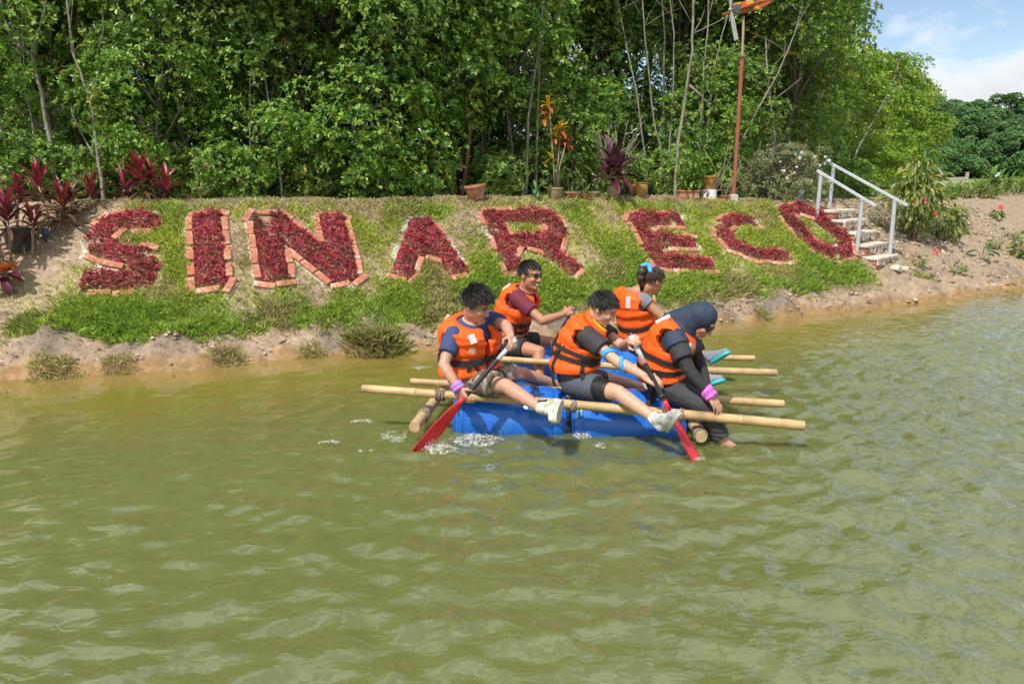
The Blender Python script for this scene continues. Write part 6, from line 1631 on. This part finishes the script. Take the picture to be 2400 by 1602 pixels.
# ------------------------------------------------ B: smiling man in sunglasses, far left
hip, hf, r_, shR, shL = mk(at(1188,797,6.28), (.92,-.36,0), at(1211,697,6.10), None, .34, -.01)
neck = at(1229,680,6.24)
T = Torso(hip, hf, shR, shL, neck, Vector((-.06,0,.01)), 1.0)
J = dict(shR=shR, shL=shL, elR=at(1272,752,5.95), wrR=at(1324,729,6.02), elL=at(1216,752,6.46), wrL=at(1226,792,6.44), hipR=hip+r_*.085-UP*.02, hipL=hip-r_*.085-UP*.02,
         knR=at(1264,824,5.98), anR=at(1265,893,5.84), knL=at(1300,803,6.50), anL=at(1316,860,6.62))
grip(J, 'R', B_top.lerp(B_low, .06)); hc = at(1242,645,6.20)
root, f, u, r, R = person('smiling man with sunglasses and maroon T-shirt sitting on the far left barrel', T, J, hc, (.74,-.62,-.10), (.12,.05,1), M_skin2, 1.10,
   handspec=((J['wrR'], (B_top-J['wrR'])+Vector((.0,0,.0)), (.1,.75,-.35), .85, 1.05, False, .8), (J['wrL'], (.5,0,-.6), (0,-.3,-1), .3, 1.0, True, .3)),
   feet=((J['anR']+Vector((-.03,0,-.05)), J['anR']+Vector((.17,-.04,-.08)), J['anR']),))
facebits(root, hc, f, u, r, R, 1.10, True, True); hair(root, hc, f, u, r, R, 1.10, M_hair, 2, .026, 480, lie=.15); sunglasses(root, hc, f, u, r, R, 1.10)
shirt(root, T, J, M_maroon, frac=.60, r0=.072, r1=.068); shorts(root, T, J, M_black, frac=(.62,.60), r0=.100, r1=.092)
v = vest(root, T, J, 7, t0=.17, outer=.062)
belt(v, T, .42, .034); belt(v, T, .27, .034); mb = MB(); T.strap(mb, [(.46,40),(.22,40)], .066, .022); mb.build('strap', M_strap, v, False); buckle(v, T, .42, 62)
patch(v, T, .90, 296, .06, .085, M_reflect, .046)

# ------------------------------------------------ D: woman with the ponytail, far right
hip, hf, r_, shR, shL = mk(at(1505,812,6.25), (.86,.40,0), at(1508,702,6.08), None, .32, .0)
neck = at(1508,690,6.24)
T = Torso(hip, hf, shR, shL, neck, Vector((-.02,0,.0)), .96)
J = dict(shR=shR, shL=shL, elR=at(1560,752,6.00), wrR=at(1586,806,5.98), elL=at(1572,762,6.46), wrL=at(1592,800,6.40), hipR=hip+r_*.08-UP*.02, hipL=hip-r_*.08-UP*.02,
         knR=at(1588,838,5.98), anR=at(1646,884,5.76), knL=at(1598,822,6.42), anL=at(1658,832,6.16))
hc = at(1531,657,6.22)
root, f, u, r, R = person('woman with a dark ponytail and grey top sitting with her back turned', T, J, hc, (.82,.42,-.34), (.25,.1,1), M_skin2, 1.06, .92,
   handspec=((J['wrR'], (.8,.1,-.4), (0,.3,-1), .4, .95, False, .4), (J['wrL'], (.8,-.1,-.4), (0,.3,-1), .4, .95, True, .4)))
facebits(root, hc, f, u, r, R, 1.06, False, True, M_hair2)
hair(root, hc, f, u, r, R, 1.06, M_hair2, 4, .030, 380, lie=.75, low=-.42)
mb = MB(); k0 = hc+(-f*.095+u*.062)*1.06; pts = [k0, k0-f*.05+u*.0, k0-f*.075-UP*.06, k0-f*.07-UP*.125, k0-f*.055-UP*.185]; rr_ = [.026,.034,.036,.028,.010]
for a, b_, p_, q_ in zip(pts[:-1], pts[1:], rr_[:-1], rr_[1:]): mb.cone(a, b_, p_, q_, 12)
rs_ = random.Random(4)
for k in range(40):
    j = Vector((rs_.uniform(-1,1), rs_.uniform(-1,1), 0))*.022; mb.tube([pts[1]+j, pts[2]+j*1.1, pts[3]+j, pts[4]+j*.6-UP*rs_.uniform(0,.03)], [.006,.006,.005,.0015], 4)
mb.build('ponytail', M_hair2, root)
M_ribA = mat('blue_ribbon', (.06,.36,.70), .6, .1, 10); M_ribB = mat('pink_ribbon', (.62,.14,.55), .6, .2, 40, col2=(.30,.05,.30), thresh=(.5,.55), detail=1)
mb = MB(); b0_ = k0+u*.030; mb.cone(b0_-f*.01, b0_+f*.075+UP*.010, .030, .022); 
pk = mb.build('hair_ribbon', M_ribB, root)
mb = MB(); mb.cone(b0_-f*.035+u*.006, b0_-f*.075-u*.010, .026, .012); mb.cone(b0_-f*.01-r*-.0+r*.02, b0_+f*.012+r*.045-UP*.085, .024, .010); mb.ell(b0_-f*.01+u*.01, (.026,.026,.022)); mb.build('hair_ribbon', M_ribA, root)
shirt(root, T, J, M_greytee, frac=.24, r0=.064, r1=.064); shorts(root, T, J, M_black, frac=(.55,.55), r0=.100, r1=.092)
for k in range(3):   # three white stripes along the hip of the shorts
    mb = MB(); T.strap(mb, [(.02+.034*k, -62), (.03+.034*k, 20)], .036, .011, .004); mb.build('stripe', M_white, root, False)
v = vest(root, T, J, 11, t0=.16, armr=.092, outer=.054)
belt(v, T, .40, .036); patch(v, T, .86, 300, .045, .10, M_reflect, .050); patch(v, T, .80, 60, .035, .08, M_reflect, .056); patch(v, T, .62, 55, .045, .06, M_logo, .062, 'emblem', disc=True)
shoe(root, J['anR'], at(1652,905,5.72), at(1699,889,5.68), M_shoegrey, M_teal, M_teal); shoe(root, J['anL'], at(1664,852,6.12), at(1710,824,6.02), M_shoegrey, M_teal, M_teal)

# ------------------------------------------------ C: man in black, front centre
hip, hf, r_, shR, shL = mk(at(1352,884,5.02), (.93,-.30,0), at(1375,787,4.86), None, .35, .0)
neck = at(1394,764,5.00)
T = Torso(hip, hf, shR, shL, neck, Vector((-.10,0,.02)), 1.0)
J = dict(shR=shR, shL=shL, elR=at(1444,845,4.68), wrR=at(1503,884,4.53), elL=at(1462,812,4.95), wrL=at(1475,800,4.74), hipR=hip+r_*.085-UP*.02, hipL=hip-r_*.085-UP*.02,
         knR=at(1450,920,4.66), anR=at(1538,982,4.43), knL=at(1432,890,5.26), anL=at(1506,908,5.42))
gC = onA(1533, C_top, C_tip); grip(J, 'R', gC); gC2 = onA(1482, C_top, C_tip); grip(J, 'L', gC2); hc = at(1413,722,4.95)
root, f, u, r, R = person('man in black T-shirt with blue tape on his elbow paddling in the middle', T, J, hc, (.84,-.34,-.54), (.42,-.08,1), M_skin3, 1.05,
   handspec=((J['wrR'], (gC-J['wrR'])+Vector((.012,0,.0)), (.15,.55,-.75), .55, 1.05, False, .7), (J['wrL'], (gC2-J['wrL']), (.6,-.5,-.2), .85, 1.05, True, .8)))
facebits(root, hc, f, u, r, R, 1.05, True); hair(root, hc, f, u, r, R, 1.05, M_hair, 5, .036, 560, lie=.55, fringe=.40)
shirt(root, T, J, M_blacktee, frac=.55, r0=.076, r1=.076)
shorts(root, T, J, M_slate, frac=(.55,.40), r0=.106, r1=.100); shorts(root, T, J, M_tights, 'tights', frac=(.80,.74), r0=.088, r1=.072, t1=.1)
v = vest(root, T, J, 5, t0=.17, armr=.090)
belt(v, T, .50, .030, d0=250, d1=440); belt(v, T, .40, .030, d0=230, d1=440); buckle(v, T, .42, 50)
for dg in (285, 330, 20): mb = MB(); T.strap(mb, [(.54,dg-9),(.36,dg+9)], .065, .016); T.strap(mb, [(.54,dg+9),(.36,dg-9)], .068, .016); mb.build('strap', M_strap, v, False)
for dg in (322, 25): mb = MB(); T.strap(mb, [(.46,dg),(.2,dg),(.02,dg+4)], .070, .030); mb.build('strap', M_strap, v, False)
mb = MB()
for k in range(9):   # stand-up collar
    dg = 150+k*30; a = T.at(.955, dg, .030)
ring = [T.at(.965, d_, .036) + (T.neck-T.shm).normalized()*(.020+.018*math.cos(math.radians(d_-270))) for d_ in range(130, 411, 14)]
mb.tube(ring, .022, 10); mb.build('collar', M_vest, v)
mb = MB(); ring = [T.at(.975, d_, .016) + (T.neck-T.shm).normalized()*.026 for d_ in range(-40, 66, 12)]; mb.tube(ring, .017, 10); mb.build('collar_liner', M_yellow, v)
shoe(root, J['anR'], at(1563,1010,4.40), at(1592,968,4.24), M_shoe2, M_sole, M_eye)
mb = MB(); mb.cone(J['anR'].lerp(J['knR'], .14), J['anR'].lerp(at(1563,1010,4.40), .45), .041, .046, 14, (False, True)); solid(mb, 'sock', M_sock, root, .006, 1)
shoe(root, J['anL'], J['anL']+Vector((-.03,.02,-.09)), J['anL']+Vector((.20,.03,-.10)), M_shoe2, M_sole)
for a, b_, tl in ((J['elR'].lerp(J['shR'], .14), J['elR'].lerp(J['shR'], .26), .03), (J['elR'].lerp(J['wrR'], .20), J['elR'].lerp(J['wrR'], .34), -.03)):
    ax = (b_-a).normalized(); c_ = (a+b_)/2; u_ = ax.orthogonal().normalized(); v_ = ax.cross(u_); mb = MB()
    ww = (b_-a).length/2; rt = .0445
    P = []; Fq = []; N = 24
    for k in range(N):
        w = 6.2832*k/N
        for e, ro in ((-ww, rt), (ww, rt), (ww, rt+.004), (-ww, rt+.004)): P.append(c_ + (u_*math.cos(w)+v_*math.sin(w))*ro + ax*(e+tl*math.sin(w+.8)))
    for k in range(N):
        for j in range(4): Fq.append((k*4+j, k*4+(j+1) % 4, ((k+1) % N)*4+(j+1) % 4, ((k+1) % N)*4+j))
    mb.add(P, Fq); mb.build('arm_tape', M_bluetape, root)

# ------------------------------------------------ E: woman in head scarf, front right
hip, hf, r_, shR, shL = mk(at(1558,888,5.04), (.86,-.46,0), at(1580,790,4.84), None, .33, .0)
neck = at(1608,764,4.97)
T = Torso(hip, hf, shR, shL, neck, Vector((-.10,.0,.02)), 1.0)
J = dict(shR=shR, shL=shL, elR=at(1612,864,4.70), wrR=at(1662,922,4.60), elL=at(1640,850,5.06), wrL=at(1657,905,4.86), hipR=hip+r_*.085-UP*.02, hipL=hip-r_*.085-UP*.02,
         knR=at(1648,950,4.68), anR=at(1694,1032,4.63), knL=at(1652,938,4.98), anL=at(1688,1004,4.92))
hc = at(1644,750,4.89)
footA = onz(1722,1046,.0)
root, f, u, r, R = person('woman in navy head scarf and sunglasses bending over the right end', T, J, hc, (.70,-.54,-.72), (.66,-.38,.70), M_skin, 1.06, .95, ears=False,
   handspec=((J['wrR'], at(1690,964,4.54)-J['wrR'], (-.3,.5,-.55), .26, 1.05, False, .25, .16), (J['wrL'], (.25,-.1,-.9), (-.6,-.2,0), .5, 1.0, True, .5)),
   feet=((J['anR']+Vector((-.02,.01,-.05)), J['anR']+Vector((.20,-.05,-.065)), J['anR']),))
facebits(root, hc, f, u, r, R, 1.06, False, False); sunglasses(root, hc, f, u, r, R, 1.06, lw=.029, lh=.025, z=.004)
shirt(root, T, J, M_black, 'undershirt', frac=2, off=.006); shirt(root, T, J, M_blacktee, frac=.70, r0=.074, r1=.078, off=.012)
mb = MB(); T.loft(mb, 0, .2, .016); mb.ell(T.hip-UP*.02, (.135,.13,.085))
for sd, hem in (('R', .90), ('L', .95)):
    hp, kn, an = J['hip'+sd], J['kn'+sd], J['an'+sd]; mb.cone(hp, hp.lerp(kn, .5), .105, .094); mb.cone(hp.lerp(kn, .5), kn, .094, .078); mb.cone(kn, kn.lerp(an, .5), .078, .072); mb.cone(kn.lerp(an, .5), kn.lerp(an, hem), .072, .066, 14, (True, False))
def crease(co):
    n_ = (fbm(co[:, 0]*13+co[:, 1]*5, co[:, 2]*24, 3, 4)-.45)*.014; kn = np.array(J['knR']); an = np.array(J['anR']); d = np.linalg.norm(co-an, axis=1); low = np.exp(-(d/.12)**2)
    co = co.copy(); co[:, 1] -= n_ + low*.006*np.sin(co[:, 2]*190); return co
solid(mb, 'trousers', M_trouser, root, .0075, 3, .5, crease)
v = vest(root, T, J, 9, t0=.12, armr=.104)
belt(v, T, .47, .036, d0=220, d1=420); belt(v, T, .30, .036, d0=220, d1=440)
mb = MB(); T.strap(mb, [(.32,8),(.15,8),(-.10,12)], .068, .034); mb.build('strap', M_strap, v, False)
q = T.at(-.10, 12, .075); mb = MB(); mb.box(q, (.044,.02,.045), None, .004); mb.build('buckle', M_black, v, False)
q0 = T.at(.3, 300, .062); q1 = at(1524,905,4.86); mb = MB(); ribbon(mb, [q0, q0.lerp(q1, .5), q1, at(1518,950,4.80)], [Vector((-.2,-1,.2))]*4, .030); mb.build('strap', M_strap, v, False)
patch(v, T, .90, 300, .045, .11, M_reflect, .048); patch(v, T, .82, 48, .040, .11, M_reflect, .056); patch(v, T, .62, 56, .035, .05, M_logo, .062, 'emblem', disc=True)
mb = MB(); s = 1.06
R_ = Matrix((r, f, u)).transposed()
mb.ell(hc+(-f*.018+u*.024)*s, (.096*s, .104*s, .100*s), R_, 20, 14); mb.ell(hc+(-f*.028-u*.040)*s, (.088*s, .080*s, .080*s), R_, 20, 14)
mb.cone(hc+(-f*.040-u*.03)*s, T.pt(.93), .098, .125, 20); mb.cone(hc+(-f*.010-u*.085)*s, T.at(.84, 90, -.01), .066, .095, 18); mb.cone(hc+(-f*.05+u*.02)*s, T.at(.90, 270, -.02), .085, .10, 18)
sm = T.shm; mb.ell(sm+(T.neck-sm)*.35, (.175, .125, .095), Matrix((T.r1, T.r1.cross((T.neck-sm).normalized())*-1, (T.neck-sm).normalized())).transposed(), 20, 12)
for sd in 'RL': mb.cone(T.pt(.86)+(J['sh'+sd]-sm)*.4, J['sh'+sd].lerp(J['el'+sd], .10), .088, .082, 16); mb.cone(J['sh'+sd].lerp(J['el'+sd], .10), J['sh'+sd].lerp(J['el'+sd], .30), .084, .090, 16, (True, False))
mb.ell(T.at(.70, 60, -.03), (.08,.06,.08))
def folds(co):
    d = co-np.array(hc); n_ = np.sin(d @ np.array(f)*70 + d @ np.array(u)*45 + 3*fbm(co[:, 0]*9, co[:, 2]*9, 2, 4))*.0022 + (fbm(co[:, 0]*11, co[:, 2]*11+co[:, 1]*6, 3, 8)-.45)*.006
    dn = d/np.maximum(np.linalg.norm(d, axis=1, keepdims=True), 1e-6); return co + dn*n_[:, None]
solid(mb, 'head_scarf', M_hijab, root, .0075, 4, .5, folds)
cuff(root, J['wrR'].lerp(J['elR'], .17), J['wrR'].lerp(J['elR'], -.16), .038, .036, M_band2, seed=5)
